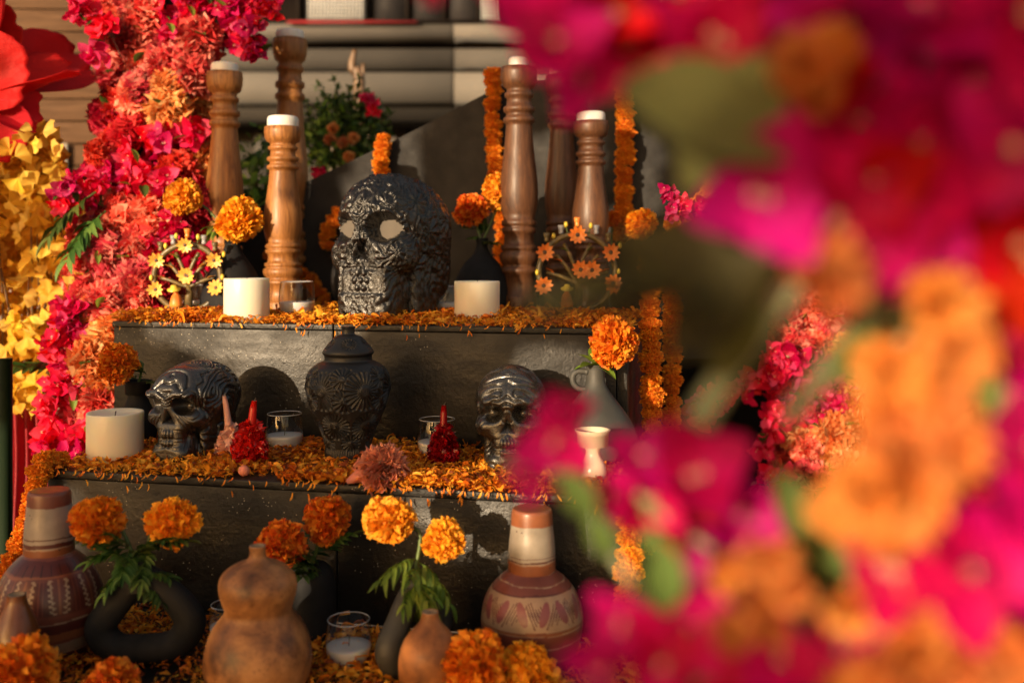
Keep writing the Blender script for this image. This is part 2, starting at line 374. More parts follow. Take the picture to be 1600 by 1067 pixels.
M_CONC_P=mat_generic('palest_render',(.14,.132,.122),(.165,.156,.144),3,(.7,.85),.1,.003)
for m_ in (M_CONC,M_CONC_D,M_CONC_L,M_CONC_P,M_SIDING,M_WINDOW,M_DARK): m_.node_tree.nodes['Principled BSDF'].inputs['Specular IOR Level'].default_value=.08
M_GROUND=mat_generic('paving',(.18,.14,.11),(.27,.22,.175),2.5,(.7,.9),.3,.004)
M_ROCK=mat_generic('rubble_stone',(.08,.062,.048),(.24,.19,.14),14,(.7,.9),.8,.02)
M_PAPER=mat_generic('pale_pink_paper',(.66,.50,.46),(.76,.66,.60),6,(.6,.7),0)
M_FRAMEW=mat_generic('cream_frame',(.60,.52,.42),(.68,.60,.48),6,(.5,.6),0)
M_POLE_G=mat_generic('dark_green_pole',(.008,.02,.009),(.015,.03,.015),6,(.4,.5),0)
M_POLE=mat_generic('grey_metal_pole',(.20,.19,.17),(.26,.25,.23),6,(.3,.4),0)
M_REDCLOTH=mat_generic('red_cloth',(.22,.004,.012),(.34,.01,.02),6,(.6,.8),.2,.01)

# ------------------------------------------------------------------ petals, flowers, leaves
def rotm(v_from_z, spin=0.0):
    q = Vector(v_from_z).to_track_quat('Z','Y') @ Quaternion((0,0,1), spin)
    return q.to_matrix()
def batch_petals(g, template, faces, mats3, locs, scales, rng, ruffle=.0, tone=None, m=0, tris=None):
    """template (k,3); mats3 (n,3,3); locs (n,3); scales (n,) or (n,3)"""
    n=len(locs); k=len(template); T=np.repeat(template[None],n,0)
    if ruffle:
        ph=rng.random((n,1,1))*6.3; fr=4+rng.random((n,1,1))*6
        amp=ruffle*np.abs(T[:,:,1:2])
        T=T.copy(); T[:,:,2:3]+=amp*np.sin(T[:,:,0:1]*fr*3+ph)
        T[:,:,1:2]+=amp*.6*np.sin(T[:,:,0:1]*fr*2.3+ph*1.7)
    sc_=np.asarray(scales); sc_=sc_[:,None,None] if sc_.ndim==1 else sc_[:,None,:]
    T=T*sc_
    V=np.einsum('nij,nkj->nki',mats3,T)+np.asarray(locs)[:,None,:]
    off=(np.arange(n)*k)[:,None,None]
    if tone is None: tone=rng.random(n)
    col=np.repeat(np.stack([tone]*3,1)[:,None,:],k,1).reshape(-1,3)
    fq=(np.asarray(faces)[None]+off).reshape(-1,4) if faces is not None else None
    g.add(V.reshape(-1,3),quads=fq,m=m,col=col)
def petal_template(nu=4,nv=4,w0=.25,w1=1.,shape='round',cup=.3,curl=.3,zig=0.):
    """x across, y along (0..1), z up."""
    u=np.linspace(-1,1,nu); v=np.linspace(0,1,nv); V=[]
    for a in range(nv):
        for b in range(nu):
            t=v[a]
            if shape=='round': w=w0+(w1-w0)*math.sin(min(t*1.9,math.pi/2)); 
            elif shape=='leaf': w=w0+(w1-w0)*math.sin(math.pi*min(t*.97+.03,1))**.8
            elif shape=='fan': w=w0+(w1-w0)*t
            else: w=w0+(w1-w0)*t
            yy=t
            if shape in('round',): yy=t-(.12*u[b]**2 if a==nv-1 else 0)
            if shape=='fan': yy=t*math.cos(u[b]*.7)
            if zig and a==nv-1: yy+=zig*(1 if b%2 else -1)
            V.append((u[b]*w/2, yy, cup*(u[b]**2)*w*.5+curl*t*t))
    return np.array(V), grid_faces(nv,nu)
def basis_from(dirs, rng, spin=None):
    """columns: x across, y = dir (petal runs along dir), z = some normal"""
    d=dirs/np.linalg.norm(dirs,axis=1,keepdims=True)
    r=rng.normal(size=d.shape) if spin is None else spin
    x=np.cross(d,r); x/=np.linalg.norm(x,axis=1,keepdims=True); z=np.cross(x,d)
    return np.stack([x,d,z],2)
def fib(n, zmin=-1., zmax=1.):
    i=np.arange(n)+.5; z=zmax-(zmax-zmin)*i/n; r=np.sqrt(np.clip(1-z*z,0,1)); a=i*2.399963
    return np.stack([r*np.cos(a),r*np.sin(a),z],1)

def uvsphere(g, c, r, nu=16, nv=10, m=0, col=(.4,.4,.4), M=None):
    a=np.linspace(0,math.pi,nv); b=np.arange(nu)*2*math.pi/nu
    V=np.array([[math.sin(x)*math.cos(y),math.sin(x)*math.sin(y),math.cos(x)] for x in a for y in b])*np.array(r)+np.array(c)
    if M is not None: V=xf(V,M)
    g.add(V,quads=grid_faces(nv,nu,False,True)[:,::-1],m=m,col=col); return g

def marigold_mesh(seed, mat, n=430, flat=.82, name='marigold_head'):
    rng=np.random.default_rng(seed); g=G()
    d=fib(n,-.8,1.)+rng.normal(size=(n,3))*.07
    d/=np.linalg.norm(d,axis=1,keepdims=True)
    tpl,fc=petal_template(4,3,.45,1.,'round',.5,.25)
    out=d+rng.normal(size=(n,3))*.38+np.array([0,0,.25]); out/=np.linalg.norm(out,axis=1,keepdims=True)
    B=basis_from(out,rng)
    L=.30+rng.random(n)*.14; W=.24+rng.random(n)*.14
    lump=1+.07*np.sin(d[:,0]*4+seed)+.05*np.sin(d[:,1]*6+seed*2)+.05*np.sin(d[:,2]*5+seed)
    loc=d*(.66*lump[:,None])*np.array([1,1,flat+.06])
    batch_petals(g,tpl,fc,B,loc,np.stack([W,L*lump,W*1.2],1),rng,.22)
    uvsphere(g,(0,0,0),(.74,.74,.66),col=(.25,)*3)
    # green calyx
    lathe([(0,-1.05),(.12,-1.0),(.2,-.8),(.3,-.55),(.2,-.4)],8,m=1,g=g)
    return g.mesh(name,[mat,M_GREEN])
def carnation_mesh(seed, mat, n=84, name='carnation', open_=1.55):
    rng=np.random.default_rng(seed); g=G()
    tpl,fc=petal_template(9,4,.2,1.,'fan',.1,.2,.05)
    i=np.arange(n); t=(i+.5)/n; ang=i*2.4+rng.normal(size=n)*.2; pol=t**.7*open_+rng.normal(size=n)*.08
    d=np.stack([np.sin(pol)*np.cos(ang),np.sin(pol)*np.sin(ang),np.cos(pol)],1)
    up=np.stack([np.cos(ang)*-np.cos(pol),np.sin(ang)*-np.cos(pol),np.sin(pol)],1)
    B=basis_from(d,rng,-up+rng.normal(size=(n,3))*.55)
    loc=np.zeros((n,3)); loc[:,2]=-.35
    S=np.stack([.62+rng.random(n)*.28,.72+rng.random(n)*.22+.1*t,.8+rng.random(n)*.2],1)
    batch_petals(g,tpl,fc,B,loc,S,rng,.30)
    lathe([(0,-1.1),(.12,-1.05),(.16,-.6),(.22,-.3)],8,m=1,g=g)
    return g.mesh(name,[mat,M_GREEN])
def bract_geo(g, M, s, rng, nfl=1, m=0, res=5):
    """one bougainvillea floret: three papery pointed bracts round small cream tubes"""
    tpl,fc=petal_template(res,res+1,.12,.78,'leaf',.35,-.12)
    M3=np.array(M)[:3,:3]; loc=np.array(M)[:3,3]
    for k in range(3):
        a=k*2.094+rng.normal()*.2; tilt=.55+rng.random()*.45
        d=np.array([[math.cos(a)*math.sin(tilt),math.sin(a)*math.sin(tilt),math.cos(tilt)]])
        up=np.array([[-math.cos(a)*math.cos(tilt),-math.sin(a)*math.cos(tilt),math.sin(tilt)]])
        x=np.cross(d,up); B=np.stack([x,d,up],2)
        B=M3[None]@B
        t=tpl.copy(); t[:,2]+=.07*np.sin(t[:,1]*9+rng.random()*6)*(np.abs(t[:,0])*3)+rng.normal(size=len(t))*.012
        batch_petals(g,t,fc,B,loc[None],np.array([s*(.9+rng.random()*.25)]),rng,.0,m=m)
    for k in range(nfl):
        a=rng.random()*6.28
        p0=loc+M3@np.array([0,0,0.05])*s; p1=loc+M3@np.array([math.cos(a)*.10,math.sin(a)*.10,.42])*s
        tube([p0,p1],[s*.025,s*.035],5,g=g,m=m,col=(.5,)*3)
        for q in range(5):
            b=q*1.2566; e=p1+M3@np.array([math.cos(b)*.09,math.sin(b)*.09,.02])*s; e2=p1+M3@np.array([math.cos(b+.6)*.05,math.sin(b+.6)*.05,.01])*s
            g.add([p1,e2,e],tris=[(0,1,2)],m=1,col=(.7,)*3)
def spray_mesh(seed, mat, nf=4, name='bougainvillea_spray', spread=.9, res=4):
    rng=np.random.default_rng(seed); g=G()
    for k in range(nf):
        d=Vector((rng.normal()*.7,rng.normal()*.7,.8+rng.random()*.6)).normalized()
        M=Matrix.Translation(Vector((rng.normal()*spread*.5,rng.normal()*spread*.5,rng.random()*.4)))@rotm(d,rng.random()*6).to_4x4()
        bract_geo(g,M,.85+rng.random()*.35,rng,1,res=res)
    return g.mesh(name,[mat,M_CREAM])
def leaf_mesh(mat, w=.5, fold=.5, curl=-.25, name='leaf', nu=5, nv=8, serr=0., tone=.5):
    tpl,fc=petal_template(nu,nv,.03,w,'leaf',fold,curl)
    if serr:
        e=np.abs(tpl[:,0])>.8*np.abs(tpl[:,0]).max()
        tpl[:,1]+=np.where(e,serr,0)
    g=G(); g.add(tpl,quads=fc,col=(tone,)*3); return g.mesh(name,mat)
def frond_mesh(seed, mat, n=9, wilt=.0, name='leaf_frond', w=.16):
    """marigold leaf: narrow leaflets on both sides of a rib"""
    rng=np.random.default_rng(seed); g=G()
    rib=[Vector((0,y,-.25*y*y*(1+wilt*3))) for y in np.linspace(0,1,6)]
    tube(rib,[.02,.018,.016,.013,.01,.006],5,g=g,col=(.4,)*3)
    tpl,fc=petal_template(3,6,.05,w*2,'leaf',.6,-.3-wilt)
    for i in range(n):
        t=.2+.8*(i/(n-1)); y=t; p=np.array([0,y,-.25*y*y*(1+wilt*3)])
        for s in ((-1,1) if i<n-1 else (0,)):
            a=s*(1.0-.35*t)+rng.normal()*.1
            d=np.array([[math.sin(a),math.cos(a),-.1-wilt*.8+rng.normal()*.15]])
            B=basis_from(d,rng,np.array([[0,0,1.]])+rng.normal(size=(1,3))*.2)
            # make z up
            batch_petals(g,tpl,fc,B,p[None],np.array([(.42-.12*abs(t-.5))*(.85+rng.random()*.3)]),rng,.03)
    return g.mesh(name,mat)

MARI=[marigold_mesh(s,M_MARI) for s in (1,2,3,4)]
MARIY=[marigold_mesh(s,M_MARI_Y) for s in (5,6)]
GARL=[marigold_mesh(s,M_GARL,260,.70,'marigold_bloom') for s in (11,12,13)]
CORAL=[carnation_mesh(s,M_CORAL) for s in (21,22,23)]
REDC=[carnation_mesh(s,M_RED) for s in (24,25)]
PEACH=[carnation_mesh(s,M_PEACH) for s in (26,27,28)]
SPRAY=[spray_mesh(s,M_MAG,5) for s in (31,32,33,34)]
LEAF=leaf_mesh(M_GREEN,.5); LEAF_L=leaf_mesh(M_GREEN_L,.42)
FROND=[frond_mesh(s,M_GREEN) for s in (41,42)]; FROND_W=[frond_mesh(s,M_GREEN_L,8,.5) for s in (43,44)]

def place(name, me, parent, loc, direction, s, spin=None):
    """loc in world; parent unrotated"""
    q=Vector(direction).to_track_quat('Z','Y')@Quaternion((0,0,1),random.random()*6.28 if spin is None else spin)
    base=parent.location if parent else Vector((0,0,0))
    return link(name,me,parent,Vector(loc)-base,q,s)
def place_leaf(name, me, parent, loc, along, s, up=(0,0,1)):
    y=Vector(along).normalized(); x=y.cross(Vector(up)).normalized(); z=x.cross(y)
    m=Matrix((x,y,z)).transposed(); q=m.to_quaternion()
    base=parent.location if parent else Vector((0,0,0))
    return link(name,me,parent,Vector(loc)-base,q,s)

TOCAM=Vector((0,-1,.05))
def marigold(label, base, head, r, me, face=(0,-.8,.5), leaves=3, frond=None, bend=.02, leaf_s=.04, group='marigolds standing in the vases', leafpts=None):
    t=thing('marigold',label,'marigold',base,0,group)
    head=Vector(head); f=Vector(face).normalized()
    place('flower_head',me,t,head,f,(r*random.uniform(.92,1.08),r*random.uniform(.92,1.08),r*random.uniform(.85,1.12)))
    a=Vector(base); b=head-f*r*.9
    mid=(a+b)/2+Vector((random.uniform(-bend,bend),0,bend))
    pts=[p-a for p in spline([a-Vector((0,0,.01)),mid,b],10)]
    link('stem',tube(pts,.0022,6).mesh('stem',M_STEM),t)
    fr=frond or FROND
    for k in range(leaves):
        ang=random.uniform(0,6.28); p=pts[random.choice((0,1,2))]+a
        if leafpts: d=leafpts[k%len(leafpts)]; d=Vector(d)
        else: d=Vector((math.cos(ang),math.sin(ang)*.7-.2,random.uniform(.0,.9)))
        place_leaf('leaf',random.choice(fr),t,p,d,leaf_s*random.uniform(.8,1.2))
    return t

# ------------------------------------------------------------------ ground and the building behind
g=G(); g.add([(-60,-40,0),(60,-40,0),(60,80,0),(-60,80,0)],quads=[(0,1,2,3)])
tag(link('ground',g.mesh('ground',M_GROUND)),'warm grey paved ground under and round the altar',kind='structure')

def seg_box(name,parent,x0,x1,y0,y1,z0,z1,mat,bev=.0,smooth=False):
    g=G(); box(g,((x0+x1)/2,(y0+y1)/2,(z0+z1)/2),(x1-x0,y1-y0,z1-z0),bev=bev); return link(name,g.mesh(name,mat,smooth),parent)
D=6.0
def zz(py,d=D): return CZ-(py-YH)/F*d
def xx(px,d=D): return (px-800)/F*d
bl=thing('background_building','pale rendered building with stacked ledges and dark mesh-screened windows behind the altar','building',(0,0,0))
seam=xx(708)
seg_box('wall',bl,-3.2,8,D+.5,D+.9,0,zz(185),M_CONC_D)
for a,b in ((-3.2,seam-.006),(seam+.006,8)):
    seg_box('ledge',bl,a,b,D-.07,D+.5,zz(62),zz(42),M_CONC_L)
    seg_box('ledge_shade_strip',bl,a,b,D+.1,D+.5,zz(76),zz(62)-.003,M_DARK)  # near-black colour stands in for the shade under the ledge
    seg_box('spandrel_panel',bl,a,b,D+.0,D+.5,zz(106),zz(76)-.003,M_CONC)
    seg_box('painted_shade_groove',bl,a,b,D+.2,D+.5,zz(114),zz(106)-.003,M_DARK)  # shade inside the groove is put into its near-black colour
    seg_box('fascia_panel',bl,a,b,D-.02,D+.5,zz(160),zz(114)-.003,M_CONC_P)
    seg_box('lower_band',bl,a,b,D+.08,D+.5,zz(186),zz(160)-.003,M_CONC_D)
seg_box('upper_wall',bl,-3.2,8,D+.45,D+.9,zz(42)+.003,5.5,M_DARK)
for k,(a,b) in enumerate(((455,562),(566,628),(632,688),(692,744),(748,800))):
    w=seg_box('window_pane',bl,xx(a),xx(b),D+.30,D+.33,zz(38),zz(-70),M_WINDOW)
    seg_box('window_frame',bl,xx(a)-.02,xx(a)-.003,D+.25,D+.34,zz(38),zz(-70),M_DARK)
for (a,b) in ((472,562),(752,783)):      # perforated screens
    g=G(); x0,x1,z0,z1=xx(a),xx(b),zz(37),zz(-60)
    nx=int((x1-x0)/.022); nz_=int((z1-z0)/.022)
    for i in range(nx+1): box(g,(x0+i*.022,D+.2,(z0+z1)/2),(.010,.004,z1-z0))
    for j in range(nz_+1): box(g,((x0+x1)/2,D+.206,z0+j*.022),(x1-x0,.004,.010))
    link('mesh_screen',g.mesh('mesh_screen',M_MESHP,False),bl)
seg_box('balcony_rail',bl,xx(455),xx(800),D-.10,D-.06,zz(41),zz(37),M_DARK)
seg_box('rail_trim',bl,xx(455),xx(655),D-.13,D-.101,zz(43.5),zz(41.2),M_REDCLOTH)
for (a,b,c,d_) in ((392,418,180,290),(300,330,180,300)):
    seg_box('window_pane',bl,xx(a),xx(b),D+.46,D+.49,zz(d_),zz(c)-.05,M_WINDOW)
    seg_box('window_frame',bl,xx(a)-.08,xx(a)-.004,D+.40,D+.49,zz(d_),zz(c)-.05,M_CONC)
# rubble wall glimpse
g=G(); rng=np.random.default_rng(5)
rb=thing('rubble_wall','pale rough stone wall glimpsed over the slanted black backboard','wall',(xx(630,4.2),4.2,0))
for i in range(18):
    g=G(); uvsphere(g,(0,0,0),(.09+rng.random()*.05,.07,.07+rng.random()*.03),10,7); V=g.v[0]; g.v[0]=V+(vnoise(V,18,i)[:,None]-.5)*.05
    link('stone',g.mesh('stone',M_ROCK),rb,(-.25+(i%6)*.14+rng.random()*.03, rng.random()*.02, zz(330,4.2)+.12*(i//6)))

# timber siding on the left
D2=3.3
wl_=thing('timber_wall','brown horizontal timber cladding behind the red paper flower','wall',(0,0,0))
pz=.074; z=zz(330,D2); i=0
while z<zz(-60,D2):
    xr=xx(178 if i%3 else 160,D2)
    g=G(); box(g,(0,0,0),(xr+2.6,.02,pz-.004),bev=.002)
    o=link('plank',g.mesh('plank',M_SIDING,False),wl_,((xr-2.6)/2,D2+random.uniform(-.002,.002),z+pz/2)); z+=pz; i+=1
seg_box('backing_board',wl_,-2.6,xx(172,D2),D2+.012,D2+.05,0,zz(-60,D2)+.1,M_DARK)
nt_=thing('wall_notice','small pink paper notice in a cream frame pinned to the timber wall','notice',P(73,260,D2-.03))
g=G(); box(g,(0,0,0),(.135,.006,.150)); link('frame',g.mesh('frame',M_FRAMEW,False),nt_)
g=G(); box(g,(0,-.004,0),(.118,.004,.132)); link('sheet',g.mesh('sheet',M_PAPER,False),nt_)
g=G()
for j in range(5): box(g,(0,-.0068,-.035-.005*j+.0),( .07-.01*(j%2),.001,.0018))
link('print',g.mesh('print',M_FRAMEW,False),nt_)

# ------------------------------------------------------------------ stepped altar
al=thing('stepped_altar','black painted stepped altar of wide brushed boxes strewn with orange petals','altar',A(.4,.3,CZ),ALT_ROT)
def ab(name, t0,t1,w0,w1,z0,z1, bev=.0015):
    # altar-frame box, parented to the altar empty (same rotation)
    base=(.4,.3)
    g=G(); box(g,((t0+t1)/2-base[0],(w0+w1)/2-base[1],(z0+z1)/2),(t1-t0,w1-w0,z1-z0),bev=bev)
    return link(name,g.mesh(name,M_PAINT,True),al)
ZT,ZM,ZB=CZ-H_TOP,CZ-H_MID,CZ-H_BOT
TL,TR=-.067,.752
seamT=.305
# lower tier
ab('top_board',-.35,1.0,-.45,-.001,ZB-.016,ZB)
ab('front_panel',-.35,1.0,-.445,-.43,.0,ZB-.0165)
# middle tier
ab('top_board',-.004,.79,-.002,.27,ZM-.010,ZM)
ab('front_panel',0,.41,0,.014,ZB+.0005,ZM-.0105); ab('front_panel',.4115,.786,0,.014,ZB+.0005,ZM-.0105)
ab('side_panel',0,.012,.0145,.7,0.001,ZM-.0105); ab('side_panel',.774,.786,.0145,.7,0.001,ZM-.0105)
# top tier
ab('top_board',TL-.002,seamT,.248,.80,ZT-.009,ZT); ab('top_board',seamT+.0015,TR+.002,.248,.80,ZT-.009,ZT)
ab('front_panel',TL,seamT-.0005,.25,.264,ZM+.0005,ZT-.0095); ab('front_panel',seamT+.002,TR-.016,.25,.264,ZM+.0005,ZT-.0095)
ab('corner_post',TR-.015,TR,.249,.266,ZM+.0005,ZT-.0095)
ab('side_panel',TL,TL+.012,.2645,.80,.001,ZT-.0095); ab('side_panel',TR-.013,TR-.001,.2665,.80,.001,ZT-.0095)
# slanted backboard
WB=.86
def Apx(px,py,w):   # point on the plane w behind the mid front, seen at the pixel
    r=(px-800)/F; t=(r*(O.y+N.y*w)-(O.x+N.x*w))/(U.x-r*U.y); v=O+U*t+N*w; return t, CZ-(py-YH)/F*v.y
pts=[Apx(*q,WB) for q in ((365,345),(450,298),(612,222),(760,146),(800,126),(1180,116),(1200,560),(365,560))]
g=G(); n_=len(pts); V=[(t-.4,WB-.3,z) for t,z in pts]+[(t-.4,WB-.3+.02,z) for t,z in pts]
me=bpy.data.meshes.new('backboard'); me.from_pydata(V,[],[tuple(range(n_)),tuple(range(2*n_-1,n_-1,-1))]+[(i,(i+1)%n_+0,(i+1)%n_+n_,i+n_)[::-1] for i in range(n_)]); me.materials.append(M_BOARD)
bb=link('backboard',me,al)

# ------------------------------------------------------------------ loose petals on each tier (uncountable)
def petal_carpet(name,label,n,tr,wr,z,wbias=1.0,thick=.010,seed=1,size=(.0065,.0115),holes=(),keep=None,edge=80,edge_w=0.,clump=.62):
    rng=np.random.default_rng(seed); g=G()
    T3=[]
    for w_,cu,cl in ((.42,.5,.25),(.30,.2,-.3),(.55,.7,.05)):
        tpl,fc=petal_template(3,5,.10,w_,'leaf',cu,.0); tpl[:,2]+=cl*np.sin(tpl[:,1]*3.1); tpl[:,0]+=cl*.4*tpl[:,1]**2; T3.append(tpl)
    tpl=T3[1]
    m=int(n*2.2); t=tr[0]+rng.random(m)*(tr[1]-tr[0]); w=wr[0]+(rng.random(m)**wbias)*(wr[1]-wr[0])
    P3=np.stack([t*9,w*9,np.zeros(m)],1); dn=vnoise(P3,1.0,seed*3.3)
    ok=dn>clump*rng.random(m)
    if keep is not None: ok&=keep(t,w,dn)
    t,w,dn=t[ok][:n],w[ok][:n],dn[ok][:n]; m=len(t)
    hgt=(rng.random(m)**1.3)*thick*(.35+1.2*dn)+.0015
    ang=rng.random(m)*6.283; til=rng.normal(size=m)*.32
    d=np.stack([np.cos(ang)*np.cos(til),np.sin(ang)*np.cos(til),np.sin(til)],1)
    up=np.stack([rng.normal(size=m)*.45,rng.normal(size=m)*.45,np.ones(m)],1)
    B=basis_from(d,rng,up)
    X=np.array([U.x,U.y,0]); Y=np.array([N.x,N.y,0]); Ov=np.array([O.x,O.y,0])
    RM=np.stack([X,Y,[0,0,1]],1); B=RM[None]@B
    loc=Ov+t[:,None]*X+w[:,None]*Y; loc[:,2]=z+hgt
    s=(size[0]+rng.random(m)*(size[1]-size[0]))*np.exp(rng.normal(size=m)*.28)
    S=np.stack([s*(.45+rng.random(m)*.8),s,s*(.3+rng.random(m)*1.1)],1)
    tn=np.clip(rng.normal(size=m)*.26+.30+.5*vnoise(P3[ok][:n] if False else np.stack([t*14,w*14,t*0],1),1.,seed+5.),0,1); tn[rng.random(m)<.08]=0
    for q in range(3): 
        z_=slice(q,None,3); batch_petals(g,T3[q],fc,B[z_],loc[z_],S[z_],rng,.15,tone=tn[z_])
    # petals spilling over the front edge, in clumps
    if edge:
        m=edge; cc=tr[0]+rng.random(18)*(tr[1]-tr[0]); t=cc[rng.integers(0,18,m)]+rng.normal(size=m)*.010
        free=rng.random(m)<.55; t[free]=tr[0]+rng.random(free.sum())*(tr[1]-tr[0]); t=np.clip(t,tr[0]+.004,tr[1]-.004)
        drop=np.where(free,rng.random(m)*.0035,rng.random(m)**2.2*.018)
        d=np.stack([rng.normal(size=m)*.45,-.35-rng.random(m)*.5,-.3-2.2*drop/.02],1)
        B=basis_from(d,rng,np.stack([np.zeros(m),-np.ones(m),.4*np.ones(m)],1)); B=RM[None]@B
        loc=Ov+t[:,None]*X+(edge_w-.003-rng.random(m)*.006)[:,None]*Y; loc[:,2]=z+.004-drop
        s=size[0]+rng.random(m)*(size[1]-size[0])
        batch_petals(g,tpl,fc,B,loc,np.stack([s*.75,s,s],1),rng,.1,tone=np.clip(rng.normal(size=m)*.2+.5,0,1))
    return tag(link(name,g.mesh(name,M_SHRED)),label,kind='stuff')
petal_carpet('top_shelf_petals','orange marigold petals strewn along the top shelf',11500,(TL,TR),(.252,.62),ZT,1.6,.011,2,edge_w=.248)
def keepmid(t,w,dn):
    gap=((t>.62)&(t<.70)&(w>.07)&(w<.13))|((t>.26)&(t<.33)&(w<.03)&(w>.0))
    return ~gap
petal_carpet('middle_shelf_petals','orange marigold petals carpeting the middle shelf',16000,(.004,.786),(.0,.235),ZM,1.1,.011,4,keep=keepmid,edge=120,edge_w=-.002)
petal_carpet('bottom_shelf_petals','dark orange petals heaped between the pots on the lowest shelf',17000,(-.3,.85),(-.43,-.03),ZB,.8,.014,6,edge=0,clump=.6)

# ------------------------------------------------------------------ candlesticks
BAL=[(0,.0),(.98,.0),(1,.01),(1,.055),(.95,.065),(.86,.07),(.84,.15),(.98,.158),(1,.168),(.96,.178),(.83,.182),(.84,.192),(.98,.205),(1.02,.222),(.98,.238),(.84,.246),(.93,.252),(.95,.26),(.93,.268),(.80,.272),(.77,.285),(.76,.315),(.88,.323),(.90,.332),(.88,.341),(.78,.346),(.90,.352),(.92,.361),(.90,.370),(.80,.376),(.88,.40),(.97,.44),(1,.485),(.965,.54),(.84,.62),(.735,.70),(.69,.755),(.68,.768),(.80,.774),(.83,.783),(.80,.792),(.68,.797),(.67,.812),(.80,.818),(.82,.827),(.80,.836),(.66,.842),(.63,.872),(.74,.878),(.76,.886),(.74,.894),(.64,.899),(.66,.912),(.84,.922),(.93,.945),(.96,.975),(.93,1.0),(.8,1.0),(.75,.992),(0,.992)]
def candlestick(px,y_top,y_base,rpx,mat,label,candle=True,bw=1.0,cpx=None,cr=.72,ch=.5):
    b=on(px,y_base,H_TOP); d=b.y; r=rpx/F*d; zt=CZ-(y_top-YH)/F*d; h=zt-b.z
    t=thing('wooden_candlestick',label,'candlestick',b,random.random()*3,'turned wooden candlesticks on the top shelf')
    k=F/d
    # keep bead sizes natural: stretch only the plain parts
    prof=[(a*r,z*h) for a,z in BAL]
    link('turned_shaft',lathe(prof,48).mesh('turned_shaft',mat),t)
    if candle:
        rc=r*cr; hc=r*ch
        link('candle',lathe([(0,h-.003),(rc*.97,h-.003),(rc,h-.001),(rc,h+hc*.75),(rc*.93,h+hc*.95),(rc*.86,h+hc),(rc*.3,h+hc*.97),(0,h+hc*.93)],36,sm=0).mesh('candle',M_WAXW),t)
        link('wick',tube([(0,0,h+hc*.9),(.001,0,h+hc+.004)],.0007,5).mesh('wick',M_WICK),t)
    return t
candlestick(351,114,484,29,M_WOOD_L,'leftmost golden-brown turned candlestick, standing before the flower column')
candlestick(453,62,474,28,M_WOOD_L,'tallest golden-brown turned candlestick, behind a shorter one, its candle near the ledge',cr=.78)
candlestick(442,199,489,30,M_WOOD_L,'short golden-brown turned candlestick directly in front of the tallest one',cr=.80,ch=.55)
candlestick(811,106,486,30,M_WOOD_D,'tall dark brown turned candlestick right of the ivory pillar candle',cr=.55)
candlestick(878,118,479,27,M_WOOD_D,'dark candlestick partly hidden between two others on the right')
candlestick(923,190,486,29,M_WOOD_D,'short dark red-brown candlestick with wide cup beside the hanging garland',cr=.78)

# ------------------------------------------------------------------ pillar candles and glass votives
def pillar(px,y_front,wpx,hpx,h,label,rz=0):
    c=on(px,y_front,h); r=wpx/2/F*c.y; c=c+Vector((0,r,0)); r=wpx/2/F*c.y; H=hpx/F*(c.y)
    t=thing('pillar_candle',label,'candle',c,rz,'thick ivory pillar candles')
    pr=[(0,0),(r*.97,0),(r,.0015),(r,H-.002),(r*.985,H),(r*.90,H-.0005),(r*.82,H-.003),(r*.5,H-.005),(0,H-.006)]
    link('wax_body',lathe(pr,64,wob=.004).mesh('wax_body',M_WAX),t)
    link('wick',tube([(0,0,H-.006),(.001,0,H+.001)],.0009,5).mesh('wick',M_WICK),t)
pillar(376,503,70,66,H_TOP,'sunlit ivory pillar candle at the left front of the top shelf')
pillar(744,503.5,71,62,H_TOP,'ivory pillar candle in half shade at the right front of the top shelf')
pillar(163,728,85,76,H_MID,'ivory pillar candle at the left end of the middle shelf')

def votive(px,y_base,wpx,h,label,fill=.45,hk=1.08):
    c=on(px,y_base,h); r=wpx/2/F*c.y; H=wpx*hk/F*c.y*.93; c=c+Vector((0,r*.8,0))
    t=thing('glass_votive',label,'votive candle',c,0,'clear glass votives with white wax')
    out=[(0,0),(r*.55,0),(r*.70,.001),(r*.86,H*.12),(r*.97,H*.30),(r,H*.5),(r*.97,H*.75),(r*.90,H*.97),(r*.89,H)]
    inn=[(r*.875,H*.995),(r*.885,H*.95),(r*.955,H*.75),(r*.985,H*.5),(r*.95,H*.3),(r*.82,H*.14),(0,H*.09)]
    link('glass_cup',lathe(smoothp(out,2),56).mesh('glass_cup',M_GLASS),t)
    rim=[Vector((math.cos(a)*r*.885,math.sin(a)*r*.885,H)) for a in np.linspace(0,2*math.pi,41)]
    link('glass_rim',tube(rim,.0007,6,cap=False).mesh('glass_rim',M_GLASSRIM),t)
    f=H*fill; 
    wx=[(0,H*.05),(r*.62,H*.05),(r*.80,H*.13),(r*.93,H*.30),(r*.965,f-.001),(r*.94,f),(r*.5,f-.001),(0,f-.001)]
    link('wax_fill',lathe(wx,48).mesh('wax_fill',M_WAXW),t)
    link('wick',tube([(0,0,f-.002),(.001,0,f+.011)],.0006,5).mesh('wick',M_WICK),t)
def _rim():
    m,n,l,p=nodes('bright_glass_rim'); p.inputs['Base Color'].default_value=(.8,.8,.8,1); p.inputs['Roughness'].default_value=.06
    p.inputs['Transmission Weight'].default_value=.6; p.inputs['IOR'].default_value=1.5; return m
M_GLASSRIM=_rim()
votive(459,498,57,H_TOP,'glass votive between the sunlit pillar candle and the big skull')
votive(695,494,46,H_TOP,'glass votive half hidden behind the right ivory pillar candle')
votive(439,710,60,H_MID,'glass votive between the red flower candle and the lidded urn')
votive(681,722,63,H_MID,'glass votive behind the crimson flower candle')
votive(540,1052,74,H_BOT,'glass votive on the lowest shelf beside the tall gourd')
votive(350,1012,60,H_BOT,'glass votive mostly hidden behind the two-lobed gourd')
votive(300,490,44,H_TOP,'glass votive glimpsed through the left flower candelabra')
